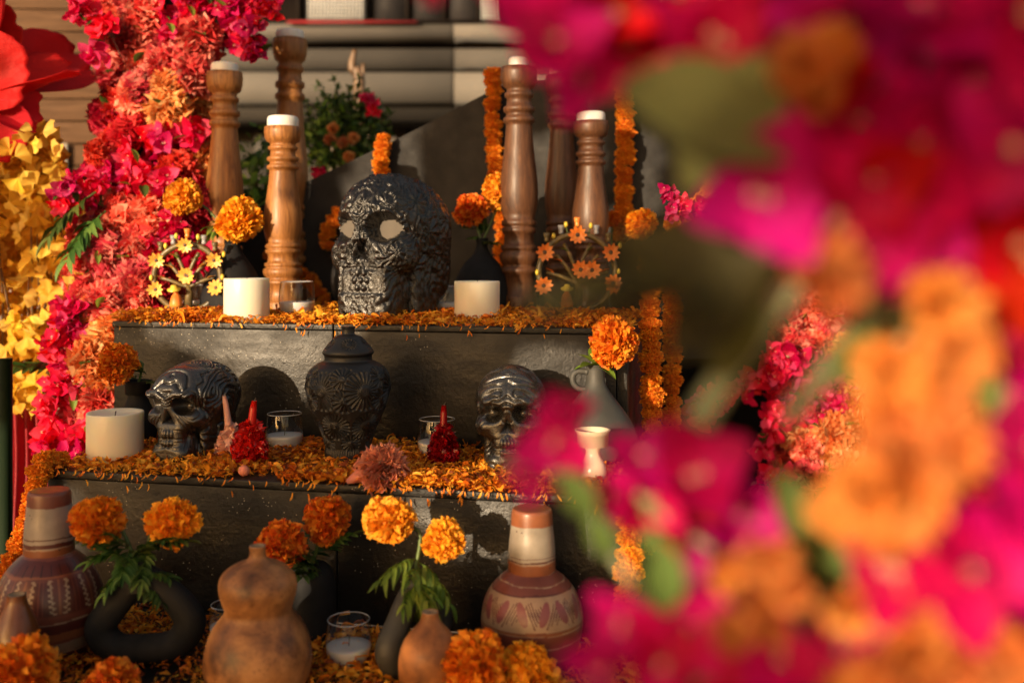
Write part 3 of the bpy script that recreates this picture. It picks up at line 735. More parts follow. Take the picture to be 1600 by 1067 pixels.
votive(68,1020,40,H_BOT,'small glass votive just behind the dark pear gourd at lower left')

# ------------------------------------------------------------------ carved skulls
def sd_ell(p,c,r):
    q=(p-np.array(c)); r=np.array(r); k0=np.linalg.norm(q/r,axis=-1); k1=np.linalg.norm(q/(r*r),axis=-1); return k0*(k0-1)/np.maximum(k1,1e-6)
def sd_rbox(p,c,b,rr):
    q=np.abs(p-np.array(c))-(np.array(b)-rr); return np.linalg.norm(np.maximum(q,0),axis=-1)+np.minimum(q.max(-1),0)-rr
def smin(a,b,k): h=np.clip(.5+.5*(b-a)/k,0,1); return b*(1-h)+a*h-k*h*(1-h)
def smax(a,b,k): return -smin(-a,-b,k)
def skull_sdf(p, kind):
    q=p.copy(); q[...,0]=np.abs(q[...,0])
    if kind=='big':
        d=sd_ell(q,(0,.10,.64),(.385,.46,.365))
        d=smin(d,sd_ell(q,(0,-.10,.72),(.345,.33,.275)),.10)
        d=smin(d,sd_rbox(q,(0,-.20,.50),(.25,.20,.17),.11),.08)
        d=smin(d,sd_ell(q,(.245,-.23,.46),(.12,.14,.12)),.06)
        d=smin(d,sd_rbox(q,(0,-.24,.17),(.235,.17,.21),.08),.06)
        d=smin(d,sd_rbox(q,(.25,.05,.22),(.05,.14,.22),.04),.06)
        d=smin(d,sd_ell(q,(0,.26,.36),(.32,.30,.36)),.10)
        d=smax(d,-sd_ell(q,(.178,-.47,.640),(.134,.34,.108)),.012)
        d=smax(d,-sd_ell(q,(0,-.46,.50),(.050,.14,.085)),.015); d=smax(d,-sd_ell(q,(.045,-.46,.445),(.042,.12,.042)),.015)
        d=smin(d,sd_ell(q,(0,-.395,.60),(.03,.055,.075)),.02)
        for z_ in (.335,.285,.235):
            for k in range(4):
                a=(k+.5*(1 if z_!=.285 else 0))*.29; d=smin(d,sd_ell(q,(.205*math.sin(a),-.225-.185*math.cos(a),z_),(.025,.025,.025)),.010)
    else:
        d=sd_ell(q,(0,.12,.66),(.375,.49,.345))
        d=smin(d,sd_ell(q,(0,-.12,.70),(.32,.28,.23)),.08)
        d=smin(d,sd_rbox(q,(0,-.19,.47),(.21,.17,.15),.09),.07)
        d=smin(d,sd_ell(q,(.24,-.20,.47),(.10,.14,.09)),.06)
        d=smin(d,sd_rbox(q,(0,-.22,.28),(.155,.16,.13),.07),.04)
        d=smin(d,sd_rbox(q,(0,-.22,.10),(.19,.16,.10),.06),.05)
        d=smin(d,sd_ell(q,(.14,-.345,.715),(.13,.06,.04)),.06)
        d=smin(d,sd_rbox(q,(.22,.02,.24),(.035,.13,.20),.03),.05)
        d=smin(d,sd_ell(q,(0,.26,.34),(.27,.28,.28)),.10)
        d=smax(d,-sd_ell(q,(.165,-.42,.605),(.112,.22,.090)),.02)
        s_=(q[...,2]-.43)/.15; tri=np.maximum(np.maximum(q[...,0]-.075*(1-s_),-(q[...,2]-.425)),q[...,1]+.22)
        d=smax(d,-tri*.8,.012)
        for z_,hh in ((.318,.050),(.228,.042)):
            for k in range(5):
                a=(k+.5)*.235; d=smin(d,sd_ell(q,(.165*math.sin(a),-.20-.185*math.cos(a),z_),(.0215,.026,hh)),.005)
        gap=sd_rbox(q,(0,-.36,.273),(.16,.1,.004),.001)
        d=smax(d,-gap,.006)
    return d
def skull_mesh(kind,seed,mat,orn=1.0,NA=210,NP=300):
    a=math.pi*np.linspace(0.004,.996,NA)**1.2; ph=np.arange(NP)*2*math.pi/NP
    Aa,Ph=np.meshgrid(a,ph,indexing='ij')
    dirs=np.stack([np.sin(Aa)*np.cos(Ph),-np.cos(Aa),np.sin(Aa)*np.sin(Ph)],-1)
    c=np.array([0,-.05,.58]); r=np.full(Aa.shape,.95)
    for _ in range(70):
        d=skull_sdf(c+dirs*r[...,None],kind); r=np.maximum(r-np.where(d>.0006,np.clip(d*.75,.0008,.1),0),.05)
    V=c+dirs*r[...,None]
    e=1e-3; n=np.stack([skull_sdf(V+np.eye(3)[k]*e,kind)-skull_sdf(V-np.eye(3)[k]*e,kind) for k in range(3)],-1)
    n/=np.maximum(np.linalg.norm(n,axis=-1,keepdims=True),1e-9)
    Vs=V.copy(); Vs[...,0]=np.abs(Vs[...,0])
    # ornament: looping ridges = contour lines of a warped noise field
    wv=np.stack([vnoise(Vs,5,seed+k*7.7) for k in range(3)],-1)
    if kind=='big':
        f=vnoise(Vs+wv*.12,9,seed); ridge=np.abs(np.sin(f*math.pi*7))**.8
        h=ridge*.013+.011*(1-np.abs(2*vnoise(Vs+wv*.05,26,seed+9)-1)*1.6).clip(0,1)*.8
        cs=np.array([(0,-.36,.80),(.16,-.31,.80),(.30,-.12,.82),(.10,-.12,.98),(0,-.43,.66),(.33,.02,.62),(.28,-.33,.47),(0,-.41,.10),(.36,.25,.70),(.2,.1,.98)])
        rad=[.10,.075,.11,.12,.05,.11,.07,.07,.12,.12]
        for c_,R_ in zip(cs,rad):
            dv=Vs-c_; dist=np.linalg.norm(dv,axis=-1); th=np.arctan2(dv[...,2],dv[...,0]+dv[...,1]*.7)
            pet=.5+.5*np.cos(8*th); m_=np.clip(1-dist/R_,0,1)**.4
            h=np.where(dist<R_, (.004+.020*pet*m_*np.clip(dist/R_*3,0,1)+.012*(dist<R_*.22)), h)
    else:
        f=vnoise(Vs+wv*.22,4.6,seed); ridge=np.abs(np.sin(f*math.pi*6.5)); ridge=1-(1-ridge)**2.2
        h=ridge*.028
    face=((Vs[...,1]<-.25)&(Vs[...,2]>.19)&(Vs[...,2]<.37)&(Vs[...,0]<.2))          # leave the teeth plain
    h=np.where(face,h*.15,h)
    if kind!='big': h=np.where((Vs[...,1]<-.2)&(Vs[...,2]>.37)&(Vs[...,2]<.68),h*.38,h)
    depth=skull_sdf_hollow(V,kind); h=h*depth*orn
    V=V+n*h[...,None]
    V[...,2]=np.maximum(V[...,2],0)
    g=G(); g.add(V.reshape(-1,3),quads=grid_faces(NA,NP,False,True))
    i0=g.n; g.add([V[0].mean(0),V[-1].mean(0)])
    g.t.append(np.array([(i0,(k+1)%NP,k) for k in range(NP)]+[(i0+1,(NA-1)*NP+k,(NA-1)*NP+(k+1)%NP) for k in range(NP)])); g.tm.append(np.zeros(2*NP))
    return g.mesh('carved_skull',mat)
def skull_sdf_hollow(V,kind):
    q=V.copy(); q[...,0]=np.abs(q[...,0])
    c=(.178,-.47,.640) if kind=='big' else (.165,-.42,.605)
    return np.clip(sd_ell(q,c,(.112,.3,.09))/.03,0,1)
def skull(name,label,kind,seed,mat,px,y_front,hpx,h,turn,orn=1,squash=1.0,front=.38):
    c=on(px,y_front,h); s=hpx/F*c.y; c=c+Vector((0,s*front,0)); s=hpx/F*(c.y-s*.1)
    t=thing(name,label,'skull',c,turn)
    link('carved_shell',skull_mesh(kind,seed,mat,orn),t,(0,0,.0005),scale=(s*squash,s,s))
    return t,s
M_TAUPE=mat_generic('lit_hollow_taupe',(.085,.072,.058),(.125,.105,.085),10,(.6,.8),.1,.001)
t,s=skull('large_carved_skull','largest glossy black skull covered in floral relief, centre front of the top shelf','big',3.,M_SKULL_BIG,603,503.5,221,H_TOP,R(-24),1.25,.84)
for sx in (-1,1):
    g=G(); uvsphere(g,(0,0,0),(.135*s*.84,.012*s,.112*s),24,12); link('lit_hollow_disc',g.mesh('lit_hollow_disc',M_TAUPE),t,(sx*.178*s*.84,-.275*s,.640*s))  # discs coloured as the lit inside seen through the eye holes
t,s=skull('carved_skull','glossy black skull with swirling relief beside the left pillar candle on the middle shelf','mid',11.,M_SKULL,281,728,149,H_MID,R(-20),1.1,.97)
for sx in (-1,1):
    g=G(); uvsphere(g,(0,0,0),(.05*s,)*3,16,10); link('eye_ball',g.mesh('eye_ball',M_SKULL),t,(sx*.165*s,-.215*s,.60*s))
t,s=skull('carved_skull','silvery black skull with swirling relief at the right of the middle shelf','mid',19.,M_SKULL_SILVER,797,745,156,H_MID,R(-4),1.15,.90)
for sx in (-1,1):
    g=G(); uvsphere(g,(0,0,0),(.05*s,)*3,16,10); link('eye_ball',g.mesh('eye_ball',M_SKULL_SILVER),t,(sx*.15*s,-.215*s,.60*s))

# ------------------------------------------------------------------ black lidded urn with carved daisies
def urn():
    c=on(538,730,H_MID); r=66/F*c.y; c=c+Vector((0,r*.55,0)); r=66/F*c.y; k=c.y/F
    t=thing('lidded_urn','black clay urn with lid and deeply carved daisies between two glass votives','urn',c)
    yb=726
    def Z(y): return (yb-y)*k
    prof=[(0,726),(34,726),(36,724),(36,708),(35,700),(37,695),(41,680),(47,665),(55,648),(62,630),(65.5,612),(66,600),(64,588),(57,577),(46,570),(39,567),(37,566),(37,560)]
    prof=[(a*k,Z(y)) for a,y in prof]; prof=dense(smoothp(prof,1),230); seg=460
    th=np.arange(seg)*2*math.pi/seg
    z=prof[:,1][:,None]; rr=prof[:,0][:,None]; TH=np.broadcast_to(th,(len(prof),seg))
    s_=np.concatenate([[0],np.cumsum(np.hypot(*np.diff(prof,axis=0).T))])[:,None]/k     # arc length in px
    disp=np.zeros((len(prof),seg))
    def sy(y): return np.interp(Z(y),prof[:,1],s_[:,0])
    fl=[]
    for i in range(6):
        a=-math.pi/2-.50+i*math.pi/3*1.0; fl.append((a+.0,608,32)); 
        fl.append((a+math.pi/6,588,20)); fl.append((a+math.pi/6+.05,622,20)); fl.append((a+.22,662,24)); fl.append((a+math.pi/6+.25,690,15))
    for a0,y0,R0 in fl:
        dt=(TH-a0+math.pi)%(2*math.pi)-math.pi
        lx=dt*66*.97*(rr/k/66); ly=(s_-sy(y0)); dist=np.hypot(lx,ly); an=np.arctan2(ly,lx)
        npet=22 if R0>22 else 14
        slit=(.5+.5*np.cos(an*npet)); env=np.clip((dist-R0*.26)/(R0*.1),0,1)*np.clip((R0-dist)/(R0*.12),0,1)
        w_=np.clip(slit*1.7-.35,0,1)*env
        disc=np.clip((R0*.24-dist)/(R0*.05),0,1)
        inside=dist<R0
        disp=np.where(inside,-.0024*w_+.0009*disc+.0006*np.sin(dist*2.2)*disc,disp)
    foot=(z<Z(702)); disp=np.where(foot,.0004*np.cos(TH*60)*(z>Z(708)),disp)
    R_=rr+disp; V=np.stack([R_*np.cos(TH),R_*np.sin(TH),np.broadcast_to(z,TH.shape)],-1).reshape(-1,3)
    g=G(); g.add(V,quads=grid_faces(len(prof),seg,False,True)[:,::-1]); link('body',g.mesh('body',M_CLAY_URN),t)
    # lid
    pl=[(36,561),(37,558),(39.5,556),(40,553),(38,549),(33,543),(27,536),(22,530),(15,527),(11,526),(10,524),(10,517),(11.5,515),(11,513.5),(8,513.5),(7,517),(0,518)]
    pl=[(a*k,Z(y)) for a,y in pl]; pl=dense(smoothp(pl,1),110)
    z=pl[:,1][:,None]; rr=pl[:,0][:,None]; TH=np.broadcast_to(th,(len(pl),seg)); disp=np.zeros(TH.shape)
    for i in range(5):
        a0=-1.57+i*1.2566+.2; dt=(TH-a0+math.pi)%(2*math.pi)-math.pi
        lx=dt*rr/k; ly=(z-Z(540))/k*1.5; dist=np.hypot(lx,ly); an=np.arctan2(ly,lx); R0=13
        slit=(.5+.5*np.cos(an*15)); env=np.clip((dist-3.5)/1.5,0,1)*np.clip((R0-dist)/2,0,1)
        disp=np.where(dist<R0,-.0016*slit*env,disp)
    R_=rr+disp; V=np.stack([R_*np.cos(TH),R_*np.sin(TH),np.broadcast_to(z,TH.shape)],-1).reshape(-1,3)
    g=G(); g.add(V,quads=grid_faces(len(pl),seg,False,True)[:,::-1]); lid=link('lid',g.mesh('lid',M_CLAY_URN),t)
    link('knob_mouth',lathe([(0,Z(515)),(7*k,Z(514)),(7.6*k,Z(512.8)),(0,Z(513.2))],24).mesh('knob_mouth',M_GOURD_D),lid)
urn()

# ------------------------------------------------------------------ plain clay vases
def vase(name,label,px,yb,h,prof,mat,depth=.8,cat='vase',seg=48,extra=None,wall=.0025):
    c=on(px,yb,h); r0=max(p[0] for p in prof)/F*c.y; c=c+Vector((0,r0*depth,0)); k=c.y/F
    t=thing(name,label,cat,c)
    pr=[(a*k,(yb-y)*k) for a,y in prof]; top=pr[-1]
    pr=list(smoothp([(0,0)]+pr,2))+[(max(top[0]-wall,.001),top[1]),(max(top[0]-wall*1.3,.001),top[1]-.02),(0,top[1]-.022)]
    link('vessel',lathe(pr,seg).mesh('vessel',mat),t)
    return t,c,k
v1,c1,k1=vase('black_vase','black teardrop vase with ringed neck behind the sunlit pillar candle',352,492,H_TOP,[(45,490),(50,478),(47,455),(38,430),(26,412),(17,400),(12,388),(10.5,378),(14,372),(15,366)],M_CLAY)
v2,c2,k2=vase('black_vase','black round-shouldered vase behind the half-shaded ivory pillar candle',752,488,H_TOP,[(42,486),(45,470),(44,450),(38,430),(26,412),(14,400),(9,390),(8,382),(10,374)],M_CLAY)
v3,c3,k3=vase('black_vase','small black waisted vase at the left end of the middle shelf',206,700,H_MID,[(24,698),(30,680),(29,660),(24,645),(16,630),(14,618),(17,606),(22,599)],M_CLAY)
vb,cb_,kb=vase('black_vase','glossy black round jar peeking out left of the big skull',545,482,H_TOP,[(20,481),(30,462),(33,440),(30,415),(20,400),(12,392)],M_CLAY_URN,.9)
v4,c4,k4=vase('grey_handled_jug','grey clay jug with small ring handle holding one big marigold',936,738,H_MID,[(50,736),(66,715),(66,695),(57,672),(40,648),(22,626),(15,612),(14,600),(14,588),(16,583)],M_CLAY_GREY,1.0)
pts=[Vector((x*k4,-.004,(738-y)*k4)) for x,y in ((-13,621),(-26,620),(-35,611),(-35,599),(-27,593),(-13,594))]
link('handle',tube(spline(pts,16),.0042,10).mesh('handle',M_CLAY_GREY),v4)
v5,c5,k5=vase('black_vase','matte black round-shouldered bottle vase behind the two-lobed gourd',478,1018,H_BOT,[(37,1016),(39,1000),(39,950),(38,925),(33,905),(25,896),(16,893)],M_CLAY,1.0)
ct,cc_,kc=vase('cream_candlestick','cream trumpet-mouthed candlestick among the magenta bracts',927,800,H_MID+.03,[(26,798),(22,790),(12,775),(17,758),(22,742),(19,726),(10,712),(12,700),(22,684),(28,673)],M_CREAMC,.3,'candlestick')

def remesh(name, parts_g, mat, voxel, smooth=8):
    me=parts_g.mesh('tmp',mat); o=link('tmp',me); md=o.modifiers.new('r','REMESH'); md.mode='VOXEL'; md.voxel_size=voxel
    ms=o.modifiers.new('s','SMOOTH'); ms.factor=.5; ms.iterations=smooth
    dg=bpy.context.evaluated_depsgraph_get(); m2=bpy.data.meshes.new_from_object(o.evaluated_get(dg)); m2.name=name
    bpy.data.objects.remove(o); m2.materials.clear(); m2.materials.append(mat)
    m2.polygons.foreach_set('use_smooth',np.ones(len(m2.polygons),bool)); return m2
def donut_mesh(mat):
    g=G(); px=[(0,-18,23),(-46,-20,24),(-69,-50,25),(-44,-88,22),(-13,-124,21),(11,-125,21),(54,-90,23),(71,-58,25),(48,-25,24)]
    pts=[Vector((x,0,-y)) for x,y,r in px]; rr=[r for *_,r in px]
    n=64; P_=[];Rr=[]
    m=len(pts)
    for i in range(n+1):
        u=i/n*m; k=int(u)%m; f=u-int(u); p0,p1,p2,p3=[pts[(k+j)%m] for j in(-1,0,1,2)]
        P_.append(.5*((2*p1)+(p2-p0)*f+(2*p0-5*p1+4*p2-p3)*f*f+(3*p1-p0-3*p2+p3)*f**3)); Rr.append(rr[k]*(1-f)+rr[(k+1)%m]*f)
    tube(P_,Rr,20,g=g)
    tube([Vector((0,0,112)),Vector((-3,0,128)),Vector((-6,0,142)),Vector((-7,0,156))],[29,24,17,14.5],20,g=g)
    g.v=[v*.001 for v in g.v]
    return remesh('ring_body',g,mat,.002,5)
M_=donut_mesh(M_CLAY)
def donut(label,px,yb,mat,rz,scale,me):
    c=on(px,yb,H_BOT); k=c.y/F*1000
    t=thing('ring_vase',label,'vase',c,rz,'clay vases shaped as a ring with a hole through')
    link('ring_body',me,t,(0,0,.006*k*scale),None,(k*scale,k*scale*.92,k*scale))
    s=.001*k*scale; link('mouth',lathe([(0,.150*k*scale),(12*s,.150*k*scale),(13.5*s,.163*k*scale),(12*s,.163*k*scale),(10*s,.155*k*scale),(0,.1545*k*scale)],20).mesh('mouth',mat),t,(-.0068*k*scale,0,0))
    return t,c,k*scale
v6,c6,k6=donut('wide black ring vase with a round hole through its body',226,1037,M_CLAY,0,1.0,M_)
me2=M_.copy(); me2.materials.clear(); me2.materials.append(M_CLAY_GREY)  # lighter grey puts the sunlit sheen into this vase's colour
v7,c7,k7=donut('ring vase greyed for its sunlit sheen, turned edge-on behind the small ochre gourd',648,1046,M_CLAY_GREY,R(58),.92,me2)

# ------------------------------------------------------------------ painted terracotta jugs with cup lids
def painted_jug(label,label_cup,px,yb,h,s,seed,style,vz=1.,cz_=1.):
    c=on(px,yb,h); k=c.y/F*s
    t=thing('painted_jug',label,'jug',c)
    prof=[(0,0),(48,0),(60,6),(72,25),(79,48),(80,66),(76,88),(66,106),(52,120),(38,129),(32,136),(30,150),(29,160)]
    p=dense(smoothp([(a*k,b*k*vz) for a,b in prof],2),200); seg=420
    th=np.arange(seg)*2*math.pi/seg; z=(p[:,1]/k/vz)[:,None]; TH=np.broadcast_to(th,(len(p),seg)); z=np.broadcast_to(z,TH.shape)
    red=np.array([.165,.045,.028]); dark=np.array([.085,.018,.014]); crm=np.array([.33,.22,.145]); org=np.array([.23,.075,.03]); plum=np.array([.20,.055,.06])
    col=np.broadcast_to(red,(*TH.shape,3)).copy()
    def band(a,b,c): 
        wob=.8*np.sin(TH*2+a)+.4*np.sin(TH*7); col[(z>a+wob)&(z<b+wob)]=c
    A_=TH*80
    if style==0:
        band(0,22,dark); band(22,24,crm); band(24,27,org); band(27,45,red); band(45,47,crm); band(47,62,red*1.1); band(62,64,crm); band(64,67,org); band(67,110,crm); band(110,112,dark); band(112,126,red); band(120,121,crm)
        inb=(z>68)&(z<110)
        rng=np.random.default_rng(seed)
        for i in range(14):
            a0=i*2*math.pi/14+rng.normal()*.04; dt=((TH-a0+math.pi)%(2*math.pi)-math.pi)*72; lean=(z-90)*.35*(1 if i%2 else -1)
            m=(((dt-lean)/7.5)**2+((z-90)/15)**2<1)&inb; col[m]=plum
            for j in range(6):
                off=11+j*4.3; m=(np.abs(dt-off-(z-90)*(.5 if i%2 else -.45))<1.1+.3*np.sin(z*.3))&(np.abs(z-90-(j%3)*3+3)<15-1.5*j)&inb; col[m]=dark
        for zz_ in (70,96): m=(np.abs(z-zz_-np.sin(TH*5))<.5)&(col[...,0]>.5); col[m]=org
    else:
        band(0,18,dark); band(18,20,crm); band(20,33,crm*.7); band(36,46,org); band(46,58,dark); band(58,60,crm); band(60,68,red); band(68,110,red*.75); band(110,113,org); band(113,128,dark)
        inb=(z>70)&(z<109)
        for i in range(9):
            a0=i*2*math.pi/9+.1; dt=((TH-a0+math.pi)%(2*math.pi)-math.pi)*72
            w_=15+2.2*np.sign(np.sin(z*1.0)); wz=w_*(1-(z-60)/140); m=(np.abs(dt)<wz+4.5+1.6*np.sin(z*.9))&inb&(np.abs(dt)>wz-1); col[m]=crm; m=(np.abs(dt)<wz)&inb&(z<107); col[m]=dark
            m=(np.abs(np.abs(dt)-3)<.8)&inb; col[m]=red
            m=(np.abs(dt-25)<1.6)&inb; col[m]=org
        m=(z>112)&(z<124)&(np.abs(((TH*13/3.14159)%1)-.5)<.08); col[m]=dark*.4
    V=np.stack([p[:,0][:,None]*np.cos(TH),p[:,0][:,None]*np.sin(TH),p[:,1][:,None]*np.ones_like(TH)],-1).reshape(-1,3)
    g=G(); g.add(V,quads=grid_faces(len(p),seg,False,True)[:,::-1],col=col.reshape(-1,3)); link('body',g.mesh('body',M_TERR),t)
    # upside-down cup over the neck
    cc=c+Vector((0,0,129*k*vz)); t2=thing('clay_cup',label_cup,'cup',cc)
    pr=[(35.5,2),(36.5,0),(37,4),(37,22),(36,45),(33,75),(32,94),(31,103),(28,106),(0,105)]
    p=dense(smoothp([(a*k,b*k*cz_) for a,b in pr],1),150); TH=np.broadcast_to(th,(len(p),seg)); z=np.broadcast_to((p[:,1]/k/cz_)[:,None],TH.shape)
    col=np.broadcast_to(np.array([.28,.235,.185]) if style==0 else np.array([.33,.28,.245]),(*TH.shape,3)).copy()
    if style==0: band(-2,2,crm); band(2,20,org); band(20,22,crm); band(22,24.5,dark); band(29,30,dark); band(80,120,org)
    else: band(-2,2,crm); band(2,14,org); band(14,16,crm); band(16,23,dark); band(29,31,dark); band(82,120,red)
    V=np.stack([p[:,0][:,None]*np.cos(TH),p[:,0][:,None]*np.sin(TH),p[:,1][:,None]*np.ones_like(TH)],-1).reshape(-1,3)
    g=G(); g.add(V,quads=grid_faces(len(p),seg,False,True)[:,::-1],col=col.reshape(-1,3)); link('cup_body',g.mesh('cup_body',M_TERR),t2)
painted_jug('round terracotta jug with a cream band of plum leaves near the right end','terracotta cup with wide grey-cream band upturned on the right jug',831,1036,H_BOT,1.0,1,0,1.12,.93)
painted_jug('round terracotta jug with dark notched panels at the left end','cream and brown cup upturned on the left jug',77,1022,H_BOT,1.0,2,1,1.23,.93)

# ------------------------------------------------------------------ gourds
def gourd(label,px,yb,prof,mat,seed,depth=.3,seg=56,mouth=M_WAXW,bend=0.):
    c=on(px,yb,H_BOT); k=c.y/F
    t=thing('gourd',label,'gourd',c)
    p=smoothp([(0,0)]+[(a*k,(yb-y)*k) for a,y in prof]+[(prof[-1][0]*k,(yb-prof[-1][1])*k+.0015)],2)
    g=lathe(p,seg); V=g.v[0]; nz=vnoise(V,22,seed)-.5; rr=np.hypot(V[:,0],V[:,1])+1e-6
    V[:,0]*=1+nz*.07; V[:,1]*=1+nz*.07; V[:,0]+=bend*np.clip(V[:,2]/V[:,2].max()-.5,0,1)**2
    link('shell',g.mesh('shell',mat),t); rt=prof[-1][0]*k; zt=(yb-prof[-1][1])*k
    link('cut_mouth',lathe([(rt*.95,zt-.001),(rt*1.0,zt+.001),(rt*.75,zt+.0015),(rt*.6,zt-.006),(0,zt-.008)],20).mesh('cut_mouth',M_MOUTH),t,(bend*.25,0,0))
M_MOUTH=mat_generic('pale_gourd_rim',(.26,.17,.10),(.42,.30,.19),60,(.6,.8),.3,.001)
gourd('two-lobed brown mottled gourd with an open neck at the lower centre',403,1088,[(50,1086),(76,1068),(85,1035),(80,1000),(68,975),(54,960),(50,950),(56,934),(60,916),(57,900),(46,887),(31,879),(19,875),(13.5,870),(12.5,864),(12.5,858),(13,854)],M_GOURD,4,bend=-.002)
gourd('small ochre pear-shaped gourd with a narrow open tip',672,1092,[(30,1090),(45,1075),(50,1045),(49,1020),(42,1000),(30,985),(20,975),(15,966),(13,957)],M_GOURD_P,9)
gourd('dark brown polished pear gourd cut off by the left edge',26,1075,[(25,1074),(36,1060),(38,1030),(36,1000),(30,975),(21,955),(15,940),(14,930)],M_GOURD_D,14)

# ------------------------------------------------------------------ flower-shaped wax candles
def wax_candle(label,px,yb,h,hpx,wpx,mat,seed,lean=0.,n=150,style='ruffle'):
    c=on(px,yb,h)+Vector((0,.02,0)); k=c.y/F; rng=np.random.default_rng(seed)
    t=thing('flower_candle',label,'candle',c)
    H=hpx*k; r=wpx/2*k; g=G()
    tpl,fc=petal_template(7,4,.7,1.,'round',.45,.35,.03)
    d=fib(n,-.75,.95)+rng.normal(size=(n,3))*.08; d/=np.linalg.norm(d,axis=1,keepdims=True)
    B=basis_from(d,rng,rng.normal(size=(n,3))); S=np.stack([np.full(n,r*.62),np.full(n,r*.42),np.full(n,r*.6)],1)*(.85+rng.random((n,1))*.3)
    loc=d*np.array([r*.45,r*.45,r*.42]); loc[:,2]+=r*.85
    # pull the top petals up the taper
    up=np.clip(d[:,2],0,1); loc[:,2]+=up*r*.8; loc[:,:2]*=(1-.6*up)[:,None]
    batch_petals(g,tpl,fc,B,loc,S,rng,.25); 
    uvsphere(g,(0,0,r*.85),(r*.6,r*.6,r*.8))
    link('wax_petals',g.mesh('wax_petals',mat),t)
    link('taper',tube([Vector((lean*H*u*u,0,r*.6+u*(H-r*.6))) for u in np.linspace(0,1,8)],[r*.42,r*.36,r*.30,r*.26,r*.23,r*.2,r*.18,r*.13],14).mesh('taper',mat),t)
    link('wick',tube([Vector((lean*H,0,H-.001)),Vector((lean*H+.002,0,H+.004))],.0009,5).mesh('wick',M_WICK),t)
    return t
wax_candle('bright red flower candle with a leaning taper beside the pale pink one',385,735,H_MID,104,62,M_WAX_RED,3,.06)
wax_candle('pale pink flower candle leaning against the left black skull',352,725,H_MID,102,48,M_WAX_PINK,5,-.08,70)
wax_candle('glossy crimson flower candle in front of the glass votive',691,736,H_MID,98,56,M_WAX_CRIMSON,8,.01,170)
c=on(598,756,H_MID); t=thing('wax_flower','salmon pink ruffled flower lying on the middle shelf edge','flower',c+Vector((0,-.0,0)))
me=carnation_mesh(77,M_WAX_SALMON,120,'ruffled_head',1.5); place('ruffled_head',me,t,c+Vector((.002,-.006,.022)),(.25,-.75,.45),.033)
link('taper',tube([Vector((-.01,.0,.018)),Vector((-.028,-.004,.012)),Vector((-.044,-.008,.004))],[.013,.009,.003],10).mesh('taper',M_WAX_SALMON),t)
c=on(381,745,H_MID); t=thing('wax_bead','small pinkish wax bead lying in the petals before the red candle','bead',c)
g=G(); uvsphere(g,(0,0,.008),(.0075,.007,.0072)); link('bead_body',g.mesh('bead_body',M_WAX_SALMON),t)

# ------------------------------------------------------------------ tree-of-life candelabras
M_DAISY=mat_generic('painted_daisy_orange',(.80,.34,.05),(.90,.55,.12),60,(.3,.5),.1,.0005)
M_DAISY_R=mat_generic('painted_daisy_red_tips',(.75,.14,.02),(.88,.34,.06),50,(.3,.5),.1,.0005)
M_EYE=mat_generic('daisy_eye',(.06,.035,.02),(.12,.07,.04),80,(.5,.6),.2,.0005)
M_CLAYG=mat_generic('dark_green_brown_glazed_clay',(.07,.055,.025),(.22,.15,.05),70,(.3,.5),.3,.001)
M_BUD=mat_generic('yellow_bud',(.60,.42,.03),(.78,.60,.08),60,(.3,.4),0)
M_LABEL=mat_generic('grey_cup_glaze',(.20,.20,.22),(.40,.40,.42),60,(.3,.4),0)
def daisy(parent,x,z,r,y=-.012,mat=M_DAISY,n=10):
    g=G(); tpl,fc=petal_template(3,4,.12,.50,'leaf',.4,.12)
    rng=np.random.default_rng(int(abs(x*1e5)+abs(z*1e5)))
    for k in range(n):
        a=k*2*math.pi/n; d=np.array([[math.cos(a),-.18,math.sin(a)]]); B=basis_from(d,rng,np.array([[0,-1.,0]])+rng.normal(size=(1,3))*.1)
        batch_petals(g,tpl,fc,B,np.array([[0,0,0]]),np.array([r*(.92+rng.random()*.12)]),rng,.0)
    f=link('daisy',g.mesh('daisy',mat),parent,(x,y,z),(rng.normal()*.15,0,rng.normal()*.25))
    g=G(); uvsphere(g,(0,-.001,0),(r*.24,r*.14,r*.24),10,7); link('daisy_eye',g.mesh('daisy_eye',M_EYE),f)
